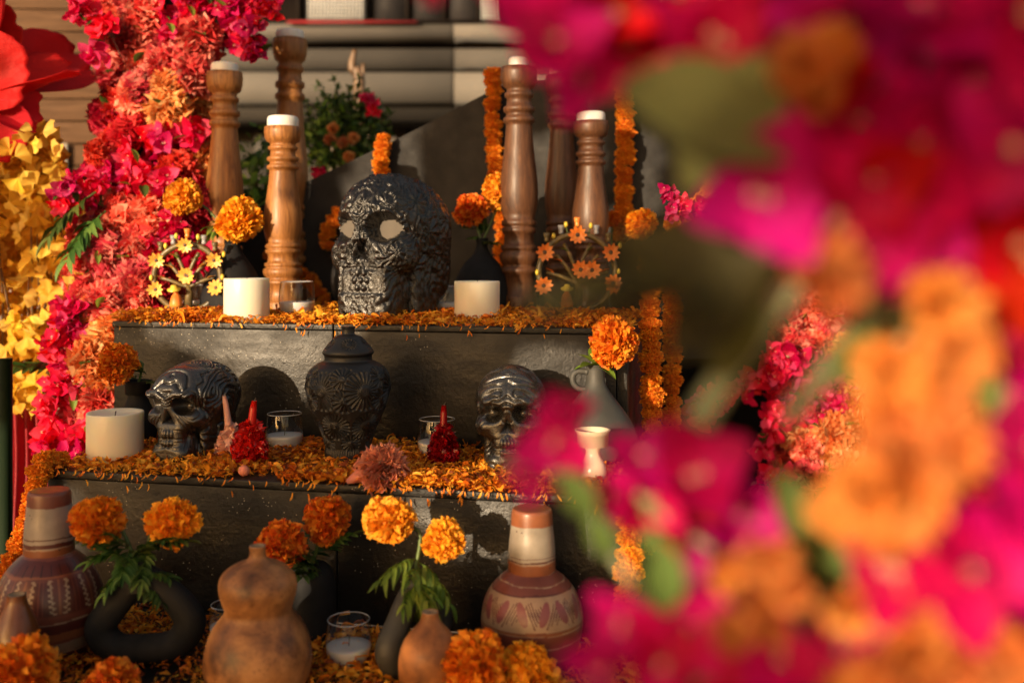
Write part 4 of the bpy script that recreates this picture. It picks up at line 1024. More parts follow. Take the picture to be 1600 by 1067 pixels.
def candelabra(label,px,yb,wpx,hpx,mat):
    c=on(px,yb,H_TOP)+Vector((0,.02,0)); k=c.y/F; t=thing('tree_of_life_candelabra',label,'candelabra',c,0,'painted clay tree of life candelabras')
    R0=wpx/2*k*.84; H=hpx*k; cz=R0*.98+.008
    link('base',lathe([(0,0),(R0*.62,0),(R0*.66,.004),(R0*.55,.010),(R0*.30,.014),(0,.015)],28).mesh('base',M_CLAYG),t)
    ring=[Vector((math.cos(a)*R0,0,cz+math.sin(a)*R0)) for a in np.linspace(R(-95),R(265),56)]
    link('ring',tube(ring,.0052,9,cap=False).mesh('ring',M_CLAYG),t)
    for s in (-1,1):
        for (a,b,cc) in (((.0,-.3),(.25,.1),(.55,.45)),((.0,-.1),(.15,.35),(.35,.75)),((0,-.3),(.45,-.1),(.8,.0))):
            pts=spline([Vector((s*a[0]*R0,0,cz+a[1]*R0)),Vector((s*b[0]*R0,-.003,cz+b[1]*R0)),Vector((s*cc[0]*R0,0,cz+cc[1]*R0))],8)
            link('branch',tube(pts,.0034,7).mesh('branch',M_CLAYG),t)
            g=G(); tpl,fc=petal_template(3,6,.03,.36,'leaf',.5,-.2); g.add(tpl*np.array([.022,.022,.022]),quads=fc,col=(.5,)*3)
            o=place_leaf('leaf',g.mesh('leaf',M_GREEN_L if cc[0]<.5 else mat),t,pts[5]+c,(s*.7,-.5,.4+random.random()*.4),1.)
    link('trunk',tube([Vector((0,0,.012)),Vector((.004,0,cz*.6)),Vector((0,0,cz-.1*R0))],[.009,.006,.005],9).mesh('trunk',M_CLAYG),t)
    dr=R0*.26
    for x,z in ((-.86,.52),(0,.98),(.86,.52),(-.88,-.35),(.92,-.30),(.08,.06),(-.0,-.0) if False else (.38,.05)):
        if (x,z)==(.38,.05) and mat is M_DAISY: x,z=.02,.08
        daisy(t,x*R0,cz+z*R0,dr,mat=mat)
    for x,z in ((-.62,.95),(-1.05,.0),(1.08,.02),(.35,1.22),(-.3,1.25),(1.12,.7)):
        g=G(); uvsphere(g,(0,0,0),(.0036,.0036,.0055),8,7); link('bud',g.mesh('bud',M_BUD),t,(x*R0,-.006,cz+z*R0))
        link('bud_stem',tube([Vector((x*R0,-.004,cz+z*R0)),Vector((x*R0*.86,0,cz+(z-.22)*R0))],.0011,5).mesh('bud_stem',M_STEM),t)
    for x,z,m in ((-.8,.80,M_CLAYG),(-.42,1.0,M_LABEL),(.5,1.0,M_LABEL),(.82,.80,M_CLAYG),(0,1.2,M_DAISY_R)):
        link('candle_cup',lathe([(0,0),(.004,0),(.0045,.004),(.0035,.006),(.0052,.010),(.0058,.016),(.005,.016),(.004,.012),(0,.012)],14).mesh('candle_cup',m),t,(x*R0,0,cz+z*R0))
    # small seated figure with a wide hat inside the ring
    link('figure_body',lathe([(0,0),(.010,0),(.0115,.004),(.010,.012),(.0075,.020),(.004,.024),(.0045,.028),(.0048,.032),(.003,.036),(0,.037)],18).mesh('figure_body',M_DAISY_R),t,(-.28*R0,-.010,.014))
    link('figure_hat',lathe([(.004,.033),(.011,.0325),(.0115,.034),(.006,.036),(.0045,.041),(0,.042)],20).mesh('figure_hat',M_BUD),t,(-.28*R0,-.010,.014),(.35,0,0))
candelabra('painted clay candelabra ring of yellow daisies left of the sunlit pillar candle',287,493,124,110,M_DAISY)
candelabra('painted clay candelabra with red-tipped orange daisies below the short dark candlestick',903,492,142,128,M_DAISY_R)

# ------------------------------------------------------------------ marigolds in the vases
def at(px,py,d): return P(px,py,d)
m1=c1+Vector((0,0,(492-366)*k1)); d=c1.y
marigold('golden marigold head leaning left out of the top left black vase',m1,at(286,309,d-.02),28/F*d,MARIY[0],(-.3,-.8,.4),3,FROND_W)
marigold('golden marigold drooping right out of the top left black vase',m1,at(373,345,d-.03),33/F*d,MARIY[1],(.3,-.85,.35),4,FROND)
m2=c2+Vector((0,0,(488-374)*k2)); d=c2.y
marigold('orange marigold left above the black vase behind the half-shaded pillar',m2,at(736,329,d),25/F*d,MARI[0],(-.2,-.9,.2),3,leaf_s=.03)
marigold('golden marigold touching the tall dark candlestick',m2,at(780,300,d+.02),27/F*d,MARIY[0],(.2,-.8,.4),4,leaf_s=.04)
m3=c3+Vector((0,0,(700-599)*k3)); d=c3.y
marigold('deep orange marigold in the small waisted vase at far left',m3,at(184,568,d-.03),30/F*d,MARI[1],(-.1,-.8,.5),3,leaf_s=.03)
m4=c4+Vector((0,0,(738-583)*k4)); d=c4.y
marigold('very large orange marigold in the grey handled jug',m4,at(959,533,d-.02),38/F*d,MARI[2],(.25,-.85,.35),0)
t=bpy.context.scene.objects[-1] if False else None
sp=thing('leafy_sprig','curling green leaves spilling from the grey handled jug','leaves',m4)
for dv in ((-.9,-.3,.1),(-.6,-.4,.7),(-.2,-.5,.9),(.5,-.6,-.1),(.3,-.4,.8),(-.4,-.6,.2),(.8,-.3,.3)):
    place_leaf('leaf',LEAF_L,sp,m4+Vector((0,0,-.002)),dv,random.uniform(.030,.046))
m6=c6+Vector((-.007*k6,0,.160*k6)); d=c6.y
marigold('orange marigold leaning left from the black ring vase',m6,at(152,814,d),38/F*d,MARI[3],(-.35,-.8,.35),7,leaf_s=.042,leafpts=[(-.9,-.3,.5),(-.8,-.4,0),(-.3,-.6,.8),(-.6,-.5,.9),(.1,-.7,-.2),(.4,-.5,.6),(-.7,-.5,-.5)])
marigold('round orange marigold upright on the right of the black ring vase',m6,at(271,816,d+.01),37/F*d,MARI[0],(.1,-.9,.1),7,leaf_s=.042,leafpts=[(.9,-.3,.1),(.8,-.4,-.5),(.7,-.6,.6),(.3,-.6,.9),(.5,-.5,-.8),(.1,-.8,-.6),(.9,-.2,.4)])
m5=c5+Vector((0,0,(1018-893)*k5)); d=c5.y
marigold('orange marigold tipped forward behind the neck of the tall gourd',m5,at(443,850,d-.03),38/F*d,MARI[1],(-.5,-.7,.0),4,leaf_s=.045)
marigold('tall orange marigold reaching the middle shelf edge from the black bottle vase',m5,at(512,812,d+.0),37/F*d,MARI[2],(.15,-.8,.3),4,leaf_s=.045)
m7=c7+Vector((-.004*k7,0,.160*k7)); d=c7.y
marigold('bright golden marigold facing down on the left of the grey ring vase',m7,at(608,811,d),38/F*d,MARIY[0],(-.45,-.6,.55),4,FROND_W,leaf_s=.042,leafpts=[(-.5,-.6,.3),(-.6,-.5,-.7),(.3,-.6,.3),(0,-.7,.6)])
marigold('bright golden-orange marigold on the right of the grey ring vase',m7,at(692,843,d+.01),34/F*d,MARIY[1],(.3,-.85,.2),8,FROND_W,leaf_s=.042,leafpts=[(.7,-.5,-.6),(.5,-.7,-.9),(.2,-.8,-.7),(.8,-.4,-.2),(.5,-.6,.4),(.1,-.8,-1),(.4,-.6,.1),(-.1,-.8,.2)])
# loose blossoms at the very front
for (px,py,r,d,me,lb) in ((32,1058,56,1.0,MARI[0],'big soft orange marigold in the lower left corner'),(172,1080,46,1.0,MARI[1],'orange marigold barely rising over the bottom edge at left'),
    (738,1040,52,1.02,MARI[2],'large orange marigold at the bottom beside the ochre gourd'),(822,1058,48,1.04,MARIY[0],'orange marigold at the bottom in front of the right jug'),(250,1110,40,1.0,MARI[3],'lowest orange marigold under the ring vase')):
    b=P(px,py,d); zb=ZB
    t=thing('marigold',lb,'marigold',(b.x,b.y,b.z-.05),0,'loose marigold heads lying on the lowest shelf front')
    place('flower_head',me,t,b,(random.uniform(-.3,.3),-.75,.65),r/F*d)
    link('stem',tube([Vector((0,.02,.02)),Vector((0,.05,.0)),Vector((0.01,.09,-.01))],.0025,6).mesh('stem',M_STEM),t)

# ------------------------------------------------------------------ marigold garlands
def garland(label,pts,rpx,seed=0,mats=GARL):
    pts=[Vector(p) for p in pts]; t=thing('marigold_garland',label,'garland',pts[0],0,'strings of orange marigold blooms')
    S=spline(pts,120); L=sum((S[i+1]-S[i]).length for i in range(119)); r=rpx/F*pts[0].y
    n=max(2,int(L/(r*1.02))); rng=random.Random(seed); acc=0; tgt=0; k=0
    link('string',tube([p-pts[0] for p in S[::6]],.0012,5).mesh('string',M_STEM),t)
    for i in range(119):
        while acc>=tgt and k<=n:
            tg=(S[i+1]-S[i]).normalized(); s=r*rng.uniform(.90,1.12)
            place('marigold_bloom',rng.choice(mats),t,S[i]+Vector((rng.uniform(-.1,.1)*r,0,rng.uniform(-.1,.1)*r)),-tg+Vector((rng.uniform(-.3,.3),rng.uniform(-.3,.1),0)),(s,s,s*.78)); k+=1; tgt+=L/n
        acc+=(S[i+1]-S[i]).length
def bp(px,py,off=-.03): # a point just in front of the backboard
    tt,zz_=Apx(px,py,WB+off); v=O+U*tt+N*(WB+off); return Vector((v.x,v.y,zz_))
garland('short garland hanging over the slanted backboard edge above the big skull',[bp(600,216),bp(596,245),bp(597,285),bp(600,330)],12,1)
garland('vertical garland hanging behind the tall dark candlestick',[bp(771,115),bp(770,200),bp(776,290),bp(785,350),bp(782,420)],13,2)
garland('bright vertical garland on the backboard right of the short dark candlestick',[bp(975,105),bp(976,200),bp(975,290),bp(970,385)],14,3)
garland('garland curving down behind the big skull to its left jar',[bp(420,395),bp(450,415),bp(490,445),bp(512,480)],12,4)
garland('garland peeking out beside the big skull eye',[bp(530,335),bp(512,360),bp(513,395)],13,5)
garland('sunlit garland looping down beside the magenta flowers on the right',[P(1150,235,1.75),P(1120,285,1.72),P(1085,325,1.7),P(1055,345,1.7),P(1052,400,1.7),P(1050,480,1.7)],15,6)
garland('garland hanging straight down at the altar right side, nearer one',[P(1015,400,1.50),P(1017,520,1.50),P(1018,600,1.50),P(1020,715,1.50)],17,7)
garland('garland hanging straight down at the altar right side, farther one',[P(1050,400,1.62),P(1052,520,1.62),P(1050,600,1.62),P(1050,735,1.62)],15,8)
garland('golden garland hanging over the lower right corner of the altar',[P(985,765,1.14),P(984,830,1.13),P(980,900,1.12),P(985,1000,1.11)],22,9)
garland('garland hanging just behind the golden one at lower right',[P(1012,740,1.28),P(1012,800,1.28),P(1010,870,1.28)],17,10)
garland('garland draped round the left end of the middle shelf and down',[P(92,722,1.36),P(66,722,1.33),P(58,755,1.31),P(48,800,1.30),P(30,850,1.29),P(5,905,1.28),P(-40,960,1.27)],17,11)
# loose blooms behind the right candlesticks
for px,py,r,me,lb in ((1000,352,26,MARI[1],'deep orange bloom resting behind the right garland foot'),(957,342,13,MARI[3],'red-orange bloom between the short dark candlestick and garland')):
    b=bp(px,py,-.08); t=thing('marigold',lb,'marigold',b,0,'marigolds behind the right candlesticks'); place('flower_head',me,t,b,(-.2,-.8,.5),r/F*b.y)
    link('stem',tube([Vector((0,.01,-.01)),Vector((.0,.01,-.10))],.002,6).mesh('stem',M_STEM),t)

# ------------------------------------------------------------------ flower columns
def flower_column(label, line, seeds, density, name='flower_column', seed=1, facing=Vector((-.25,-1,.15)), cell=31, seedpts=None, outl=1.0):
    """line: (px,py,d,halfwidth px); flowers cover the camera-side half of a lumpy tube"""
    rng=random.Random(seed); base=P(line[len(line)//2][0],line[len(line)//2][1],line[len(line)//2][2])
    t=thing(name,label,'flower column',base,0)
    ys=[l[1] for l in line]
    def at_y(y): return [float(np.interp(y,ys,[l[j] for l in line])) for j in (0,2,3)]
    # dark leafy core
    core=[P(l[0],l[1],l[2]+.10)-base for l in line]; rad=[l[3]*.72/F*l[2] for l in line]
    link('leafy_core',tube(spline(core,20),np.interp(np.linspace(0,1,20),np.linspace(0,1,len(rad)),rad),18).mesh('leafy_core',M_COREG),t)
    y=ys[0]; row=0
    counts={}
    while y<ys[-1]:
        cx,d,hw=at_y(y); x=-hw; 
        while x<=hw:
            px=cx+x+rng.uniform(-.3,.3)*cell; py=y+rng.uniform(-.4,.4)*cell
            u=max(-1,min(1,(px-cx)/hw)); dd=d-.55*hw/F*d*math.sqrt(max(0,1-u*u))+rng.uniform(-.035,.03)
            kind=min(seeds,key=lambda s:(s[0]-px)**2+(s[1]-py)**2)[2]
            p=P(px,py,dd); f=facing+Vector((u*.9,0,0))+Vector((rng.uniform(-.35,.35),0,rng.uniform(-.3,.35)))
            if kind in 'crp':
                me=rng.choice({'c':CORAL,'r':REDC,'p':PEACH}[kind]); place('carnation',me,t,p,f,rng.uniform(.036,.047)*cell/31)
                x+=cell*rng.uniform(1.05,1.4)
            elif kind=='b':
                place('bougainvillea_spray',rng.choice(SPRAY),t,p,f,rng.uniform(.021,.030)); x+=cell*.52
            elif kind=='g':
                place_leaf('leaf',LEAF,t,p,Vector((rng.uniform(-1,1),-.3,rng.uniform(-1,.6))),rng.uniform(.04,.07)); x+=cell*.7
            else: x+=cell
            if rng.random()<.30:
                place_leaf('leaf',rng.choice((LEAF,LEAF_L)),t,p+Vector((0,-.02,0)),Vector((rng.uniform(-1,1),-.5,rng.uniform(-1,.8))),rng.uniform(.022,.045))
        y+=cell*.80
    return t,base
M_COREG=mat_generic('dark_stems_and_moss',(.012,.022,.006),(.05,.07,.02),40,(.6,.9),.8,.01)
seedsL=[(200,20,'c'),(240,10,'b'),(300,20,'b'),(370,20,'b'),(400,60,'b'),(345,70,'b'),(210,60,'c'),(270,50,'b'),(230,90,'c'),(300,80,'c'),(190,130,'c'),(200,160,'c'),(240,140,'r'),(265,140,'p'),(300,160,'p'),(290,115,'c'),(250,185,'p'),(185,195,'r'),(240,215,'b'),(290,210,'b'),(310,245,'p'),(200,250,'b'),(280,250,'r'),(240,270,'b'),(300,290,'r'),(180,290,'b'),(230,320,'b'),(160,345,'c'),(210,340,'c'),(270,370,'b'),(140,385,'c'),(200,400,'c'),(180,440,'c'),(240,440,'r'),(290,430,'b'),(160,470,'c'),(210,460,'c'),(160,505,'p'),(150,540,'p'),(120,520,'b'),(150,580,'p'),(125,600,'b'),(130,640,'c'),(145,670,'b'),(110,690,'b'),(180,600,'r')]
lineL=[(290,-60,2.10,120),(285,0,2.08,112),(265,80,2.05,85),(250,150,2.02,78),(248,230,2.0,82),(235,310,1.96,88),(215,390,1.92,92),(210,450,1.88,88),(170,510,1.84,66),(155,580,1.80,52),(140,640,1.78,44),(130,735,1.76,42)]
colL,bL=flower_column('tall column of coral carnations and magenta bougainvillea left of the candlesticks',lineL,seedsL,1,seed=5,cell=34)
# stray bougainvillea twigs reaching out of it
def twig(parent,base,p0,p1,n,s=.024,mats=SPRAY,sag=.0,leafm=LEAF):
    pts=spline([p0,(p0+p1)/2+Vector((0,0,.03-sag)),p1],10)
    link('twig',tube([q-base for q in pts],[.0018]*10,5).mesh('twig',M_TWIG),parent)
    for k in range(n):
        q=pts[min(9,3+int(7*k/max(1,n-1)))] if n>1 else pts[-1]
        place('bougainvillea_spray',random.choice(mats),parent,q+Vector((random.uniform(-.01,.01),-.008,random.uniform(-.01,.01))),(random.uniform(-.5,.5),-1,random.uniform(-.4,.5)),s*random.uniform(.8,1.15))
        place_leaf('leaf',leafm,parent,q,Vector((random.uniform(-1,1),-.6,random.uniform(-.7,.8))),.035)
for a,b,n in (((190,90,1.98),(128,18,1.95),5),((180,60,1.98),(160,75,1.95),3),((170,330,1.9),(105,300,1.86),5),((160,350,1.9),(110,330,1.86),3),((330,60,2.05),(430,15,2.0),8),((340,80,2.05),(410,85,2.0),7),((320,40,2.05),(405,45,2.0),7),((150,560,1.8),(85,545,1.76),5),((130,590,1.78),(92,620,1.75),4),((130,520,1.8),(112,500,1.77),3)):
    twig(colL,bL,P(*a),P(*b),n)
for px,py in ((147,238),(95,318)):
    place('carnation',REDC[0],colL,P(px,py,1.9),(-.3,-1,0),.026)
for a,b in (((150,300),(75,345)),((120,570),(70,562)),((165,330),(120,365))):
    place_leaf('leaf',FROND[0],colL,P(*a,1.86),P(*b,1.82)-P(*a,1.86),.11)

seedsR=[(1240,430,'c'),(1255,490,'c'),(1270,520,'c'),(1190,590,'b'),(1235,590,'b'),(1110,632,'b'),(1150,625,'b'),(1205,640,'b'),(1320,590,'p'),(1290,600,'b'),(1300,640,'b'),(1250,650,'b'),(1270,680,'p'),(1320,660,'p'),(1250,720,'c'),(1290,700,'p'),(1200,780,'b'),(1210,770,'b'),(1260,760,'c'),(1350,740,'p'),(1290,830,'b'),(1240,860,'r'),(1300,900,'b'),(1320,980,'b'),(1250,950,'c')]
lineR=[(1300,380,2.2,70),(1290,470,2.15,70),(1300,560,2.1,85),(1305,640,2.06,85),(1310,720,2.02,85),(1290,800,1.98,110),(1290,900,1.95,110),(1290,1000,1.9,120),(1290,1090,1.88,120)]
colR,bR=flower_column('column of peach carnations and magenta bougainvillea glimpsed behind the blurred flowers on the right',lineR,seedsR,1,seed=9)
for a,b,n in (((1250,600,2.05),(1095,640,2.0),8),((1240,590,2.0),(1185,575,1.98),5),((1250,640,2.0),(1190,690,1.98),4),((1260,800,1.95),(1185,760,1.9),6),((1250,820,1.95),(1210,800,1.9),5)):
    twig(colR,bR,P(*a),P(*b),n,.027)
# dark draped plinth between altar and right column
pk=thing('black_plinth','plain black plinth standing in shade right of the altar','plinth',P(1170,700,2.35)*1.0)
pk.location.z=0
g=G(); box(g,(0,.3,.42),(.62,.5,.84),bev=.01); link('plinth_body',g.mesh('plinth_body',M_DARK,False),pk)
# small bougainvillea sprig in front of the right garland
sg=thing('bougainvillea_sprig','small dark magenta bougainvillea sprig in front of the looping garland','sprig',P(1100,370,1.62))
for px,py in ((1042,298),(1052,318),(1045,330),(1062,335),(1095,320),(1100,338),(1085,345),(1068,322)):
    place('bougainvillea_spray',random.choice(SPRAY),sg,P(px,py,1.62),(random.uniform(-.5,.5),-.8,random.uniform(-.5,.5)),.014)
link('twig',tube([q-sg.location for q in spline([P(1045,300,1.625),P(1075,330,1.63),P(1110,345,1.63),P(1160,380,1.63)],10)],.0013,5).mesh('twig',M_TWIG),sg)
sg=thing('bougainvillea_sprig','thin magenta sprig hanging against the pale wall near the top','sprig',P(1045,40,1.9))
for px,py in ((1035,70),(1048,85),(1052,60),(1040,52),(1058,75),(1050,95)):
    place('bougainvillea_spray',random.choice(SPRAY),sg,P(px,py,1.9),(random.uniform(-.5,.5),-.8,random.uniform(-.5,.5)),.010)
link('twig',tube([q-sg.location for q in spline([P(1070,10,1.9),P(1050,50,1.9),P(1046,98,1.9)],8)],.0013,5).mesh('twig',M_TWIG),sg)

# ------------------------------------------------------------------ golden fan-leaf bush
def fan_mesh(seed):
    rng=np.random.default_rng(seed); nu,nv=9,5; V=[]
    for a in np.linspace(0,1,nv):
        for b in np.linspace(-1,1,nu):
            th=b*1.05; r=a*(1+.06*math.cos(b*14+seed)-.18*(abs(b)<.13)*(a>.9)); V.append((math.sin(th)*r,math.cos(th)*r,.16*math.sin(b*6+seed)*a+.30*a*a*(seed%3-1)+.07*math.sin(b*13+seed*2)*a+.2*b*b*a*(1 if seed%2 else -1)))
    g=G(); g.add(np.array(V),quads=grid_faces(nv,nu),col=(.3+.15*(seed%4),)*3); tube([(0,0,0),(0,-.35,.03)],.02,4,g=g,col=(.3,)*3); return g.mesh('leaf',M_GOLDLEAF)
FAN=[fan_mesh(s) for s in (1,2,3,6)]
bu=thing('golden_leaf_bush','bush of golden yellow fan-shaped leaves at the left edge','bush',P(50,620,1.8))
rng=random.Random(4)
def bush_spot():
    while True:
        y=rng.uniform(205,665); hw=np.interp(y,[210,300,380,450,560,640,690],[50,95,135,152,150,85,50]); cx=np.interp(y,[210,400,560,690],[30,15,-10,25])
        x=cx+rng.uniform(-1,1)*hw-5
        if not (y>585 and x>66): return x,y
for i in range(298):
    x,y=bush_spot(); dd=1.93+rng.uniform(-.09,.09)
    place('leaf',rng.choice(FAN),bu,P(x,y,dd),(rng.uniform(-1.1,.8),-1,rng.uniform(-.8,.8)),rng.uniform(.017,.031))
g=G()
for i in range(2200):
    x,y=bush_spot(); me=rng.choice(FAN); V=np.empty(len(me.vertices)*3,np.float32); me.vertices.foreach_get('co',V); V=V.reshape(-1,3)[:45]
    M=Matrix.Translation(P(x,y,2.02+rng.uniform(-.08,.14))-bu.location)@rotm((rng.uniform(-1,1),-1,rng.uniform(-1,1)),rng.random()*6.28).to_4x4()@Matrix.Scale(rng.uniform(.018,.032),4)
    g.add(xf(V,M),quads=grid_faces(5,9),col=(rng.random()*.6,)*3)
link('inner_leaves',g.mesh('inner_leaves',M_GOLDLEAF),bu)['kind']='stuff'
g=G(); rr=np.random.default_rng(8)
for i in range(9):
    a=P(20+rr.normal()*20,700,2.04)-bu.location; b=P(60+rr.normal()*50,260+rr.random()*180,1.92)-bu.location
    link('branch',tube(spline([a,(a+b)/2+Vector((.02,0,0)),b],8),[.004,.0035,.003,.003,.0025,.002,.0015,.001],6).mesh('branch',M_TWIG),bu)
# two big brown sweeping stems + back foliage mass
tag(link('bush_depths',None),None) if False else None

# ------------------------------------------------------------------ giant red paper flower
pf=thing('paper_flower','giant red paper flower with broad curling petals at the top left corner','paper flower',P(-40,110,1.8))
def big_petal(seed,L,W,cup,curl):
    r=np.random.default_rng(seed); nu,nv=33,16; V=[]
    for a in np.linspace(0,1,nv):
        for b in np.linspace(-1,1,nu):
            w=W*(.18+.82*math.sin(min(a*1.35,1)*math.pi/2))*(1-.12*max(0,a-.8)*5)
            yy=a*L-(.10*L*b*b*a)+(.035*L*math.sin(b*9+seed)*max(0,a-.75)*4)
            yy+=.045*L*math.sin(b*17+seed*3)*max(0,a-.8)*5*.4
            V.append((b*w/2,yy,cup*b*b*w*.5*(1-.4*a)+curl*L*a*a+.02*L*math.sin(b*5+a*6+seed)))
    g=G(); g.add(np.array(V),quads=grid_faces(nv,nu),col=(.5,)*3); me=g.mesh('petal',M_REDPAPER); return me
def petal_at(seed,p0,p1,W,up,cup=.3,curl=.1):
    a=P(p0[0],p0[1],p0[2]*1.4); b=P(p1[0],p1[1],p1[2]*1.4); W*=1.4; L=(b-a).length
    o=place_leaf('petal',big_petal(seed,L,W,cup,curl),pf,a,b-a,1.0,up)
    md=o.modifiers.new('thick','SOLIDIFY'); md.thickness=.0008
petal_at(1,(-30,150,1.40),(135,85,1.50),.13,(.2,-1,.5),.5,-.05)
petal_at(2,(-30,165,1.36),(125,120,1.42),.10,(.1,-.5,1),.8,.05)
petal_at(3,(-40,140,1.40),(15,-40,1.40),.11,(-.6,-1,.0),.5,.1)
petal_at(4,(-40,170,1.34),(60,185,1.36),.10,(.1,-.8,.8),.7,-.15)
petal_at(5,(-50,170,1.34),(20,235,1.34),.10,(.3,-1,.2),.6,-.2)
petal_at(6,(-60,140,1.42),(70,60,1.55),.12,(.3,-1,.6),.4,-.05)
petal_at(7,(-50,120,1.36),(25,110,1.33),.11,(.4,-1,.1),.5,-.25)
petal_at(8,(-50,60,1.4),(25,20,1.4),.10,(.6,-1,.1),.5,.1)
link('stem',tube([P(-30,190,1.98)-pf.location,P(-20,500,2.0)-pf.location,P(5,850,2.0)-pf.location],.006,10).mesh('stem',M_POLE_G),pf)

# poles and cloth at lower left
pl=thing('green_pole','dark green upright pole at the left edge below the golden leaves','pole',(P(9,600,1.50).x,1.50,0))
link('shaft',tube([(0,0,0),(0,0,P(9,560,1.50).z)],.0095,16).mesh('shaft',M_POLE_G),pl)
pl=thing('grey_pole','thin grey metal pole behind the left end of the altar','pole',(P(68,640,2.3).x,2.3,0))
link('shaft',tube([(0,0,0),(0,0,P(68,560,2.3).z)],.010,16).mesh('shaft',M_POLE),pl)
g=G(); nu,nv=30,16; a=P(14,640,1.9); V=[]
for i in range(nv):
    for j in range(nu):
        x=j/(nu-1)*.085; V.append((x,.012*math.sin(j*.9)+.006*math.sin(i*.7),-(i/(nv-1))*.62))
g.add(V,quads=grid_faces(nv,nu)); o=link('red_cloth',g.mesh('red_cloth',M_REDCLOTH),None,a); tag(o,'folded red cloth hanging behind the left garland','cloth'); md=o.modifiers.new('t','SOLIDIFY'); md.thickness=.002

# dark timber screen low behind the golden bush and altar left
ds=thing('low_screen','dark brown low wooden screen behind the golden bush','screen',(P(60,600,2.7).x,2.7,0))
for i in range(16):
    g=G(); box(g,(0,0,.55),(.085,.02,1.0+.0),bev=.003); link('plank',g.mesh('plank',M_WOOD_D,False),ds,(-.75+i*.088,0,0))

# ------------------------------------------------------------------ shrub behind the altar
def leafcloud(name,parent,ctr,rad,n,size,mat,seed,shell=.35):
    rng_=np.random.default_rng(seed); g=G(); tpl,fc=petal_template(3,4,.1,.55,'leaf',.4,-.15)
    d=rng_.normal(size=(n,3)); d/=np.linalg.norm(d,axis=1,keepdims=True); rr_=(shell+(1-shell)*rng_.random(n))
    loc=d*rr_[:,None]; loc*=(1+.25*(vnoise(d*2,1,seed)-.5)*2)[:,None]; loc=loc*np.array(rad)+np.array(ctr)
    B=basis_from(rng_.normal(size=(n,3))+d*.5,rng_)
    batch_petals(g,tpl,fc,B,loc,size*(.7+rng_.random(n)*.6),rng_,.02,tone=rng_.random(n))
    o=link(name,g.mesh(name,mat),parent); o['kind']='stuff'; return o
sb=P(540,215,2.75); sh=thing('flowering_shrub','dark green shrub with small pink and orange flowers behind the slanted backboard','shrub',(sb.x,sb.y,0))
z0=sb.z
leafcloud('foliage',sh,(0,0,z0),(.135,.12,.13),1500,.020,M_GREEN,1)
leafcloud('yellow_foliage',sh,(-.02,-.05,z0-.02),(.11,.10,.11),220,.020,M_GREEN_L,2)
for i,(px,py) in enumerate(((498,135),(522,128),(545,140),(575,150),(590,165),(610,180),(480,160),(470,200),(560,125))):
    e=P(px,py,2.72)-Vector((sb.x,sb.y,0)); b0=Vector((0,0,z0-.02)); pts=spline([b0,(b0+e)/2+Vector((.01,0,.01)),e],7)
    link('branch',tube(pts,[.003,.003,.0025,.002,.002,.0015,.001],5).mesh('branch',M_TWIG),sh)
    for q in pts[2:]:
        for k in range(5): place_leaf('leaf',LEAF,sh,q+Vector((sb.x,sb.y,0)),Vector((random.uniform(-1,1),random.uniform(-1,.4),random.uniform(-.3,1))),random.uniform(.016,.028))
for px,py in ((535,222),(520,200),(515,218),(552,215),(580,160),(585,175),(572,157),(502,280),(498,270),(560,260),(545,245),(588,168)):
    place('bloom',random.choice(SPRAY if py<180 or py>265 else PEACH),sh,P(px,py,2.60),(0,-1,.2),.016)
# woody trunk of a bare tree behind
tr=thing('bare_tree','bare brown branch rising above the flowering shrub','tree',(xx(552,3.2),3.2,0))
link('trunk',tube(spline([(0,0,0),(-.02,0,.8),(0.02,0,zz(150,3.2)),(-.005,0,zz(110,3.2)),(.005,0,zz(78,3.2))],14),np.linspace(.03,.008,14),9).mesh('trunk',M_TWIG),tr)
link('twig',tube(spline([(0.015,0,zz(140,3.2)),(.03,0,zz(120,3.2)),(.032,0,zz(100,3.2))],8),.006,7).mesh('twig',M_TWIG),tr)
# greenery between candlesticks and column
sb=P(400,330,2.6); sh=thing('leafy_plant','yellow-green leafy plant between the left candlesticks','plant',(sb.x,sb.y,0))
leafcloud('foliage',sh,(0,0,sb.z),(.07,.06,.22),420,.026,M_GREEN,5,.1); leafcloud('yellow_foliage',sh,(0.0,-.03,sb.z-.05),(.06,.06,.2),150,.028,M_GREEN_L,6,.1)
link('stem',tube([(0,0,0),(0,0,sb.z+.15)],.006,7).mesh('stem',M_TWIG),sh)

# ------------------------------------------------------------------ blurred foreground arch: bougainvillea and orange carnations close to the lens
def fg_floret(seed,mat):
    rng_=np.random.default_rng(seed); g=G(); bract_geo(g,Matrix.Identity(4),1.,rng_,2,res=6); 
    return g.mesh('bougainvillea_bloom',[mat,M_CREAM])
FG=[fg_floret(s,M_MAGF) for s in (1,2,3,4)]; FGR=[fg_floret(s,M_REDF) for s in (5,6)]
FGO=[carnation_mesh(s,M_ORF,34,'carnation',1.1) for s in (81,82)]
FLEAF=leaf_mesh(M_GREEN_F,.55,.3,-.2); FOLIVE=leaf_mesh(M_OLIVE,.55,.3,-.2)
M_OLIVE2=mat_petal('mid_olive_leaves',[(.1,(.09,.09,.025)),(.5,(.15,.15,.045)),(.9,(.22,.21,.08))],.3,.5,.2,30,.02); FOL2=leaf_mesh(M_OLIVE2,.6,.3,-.2)
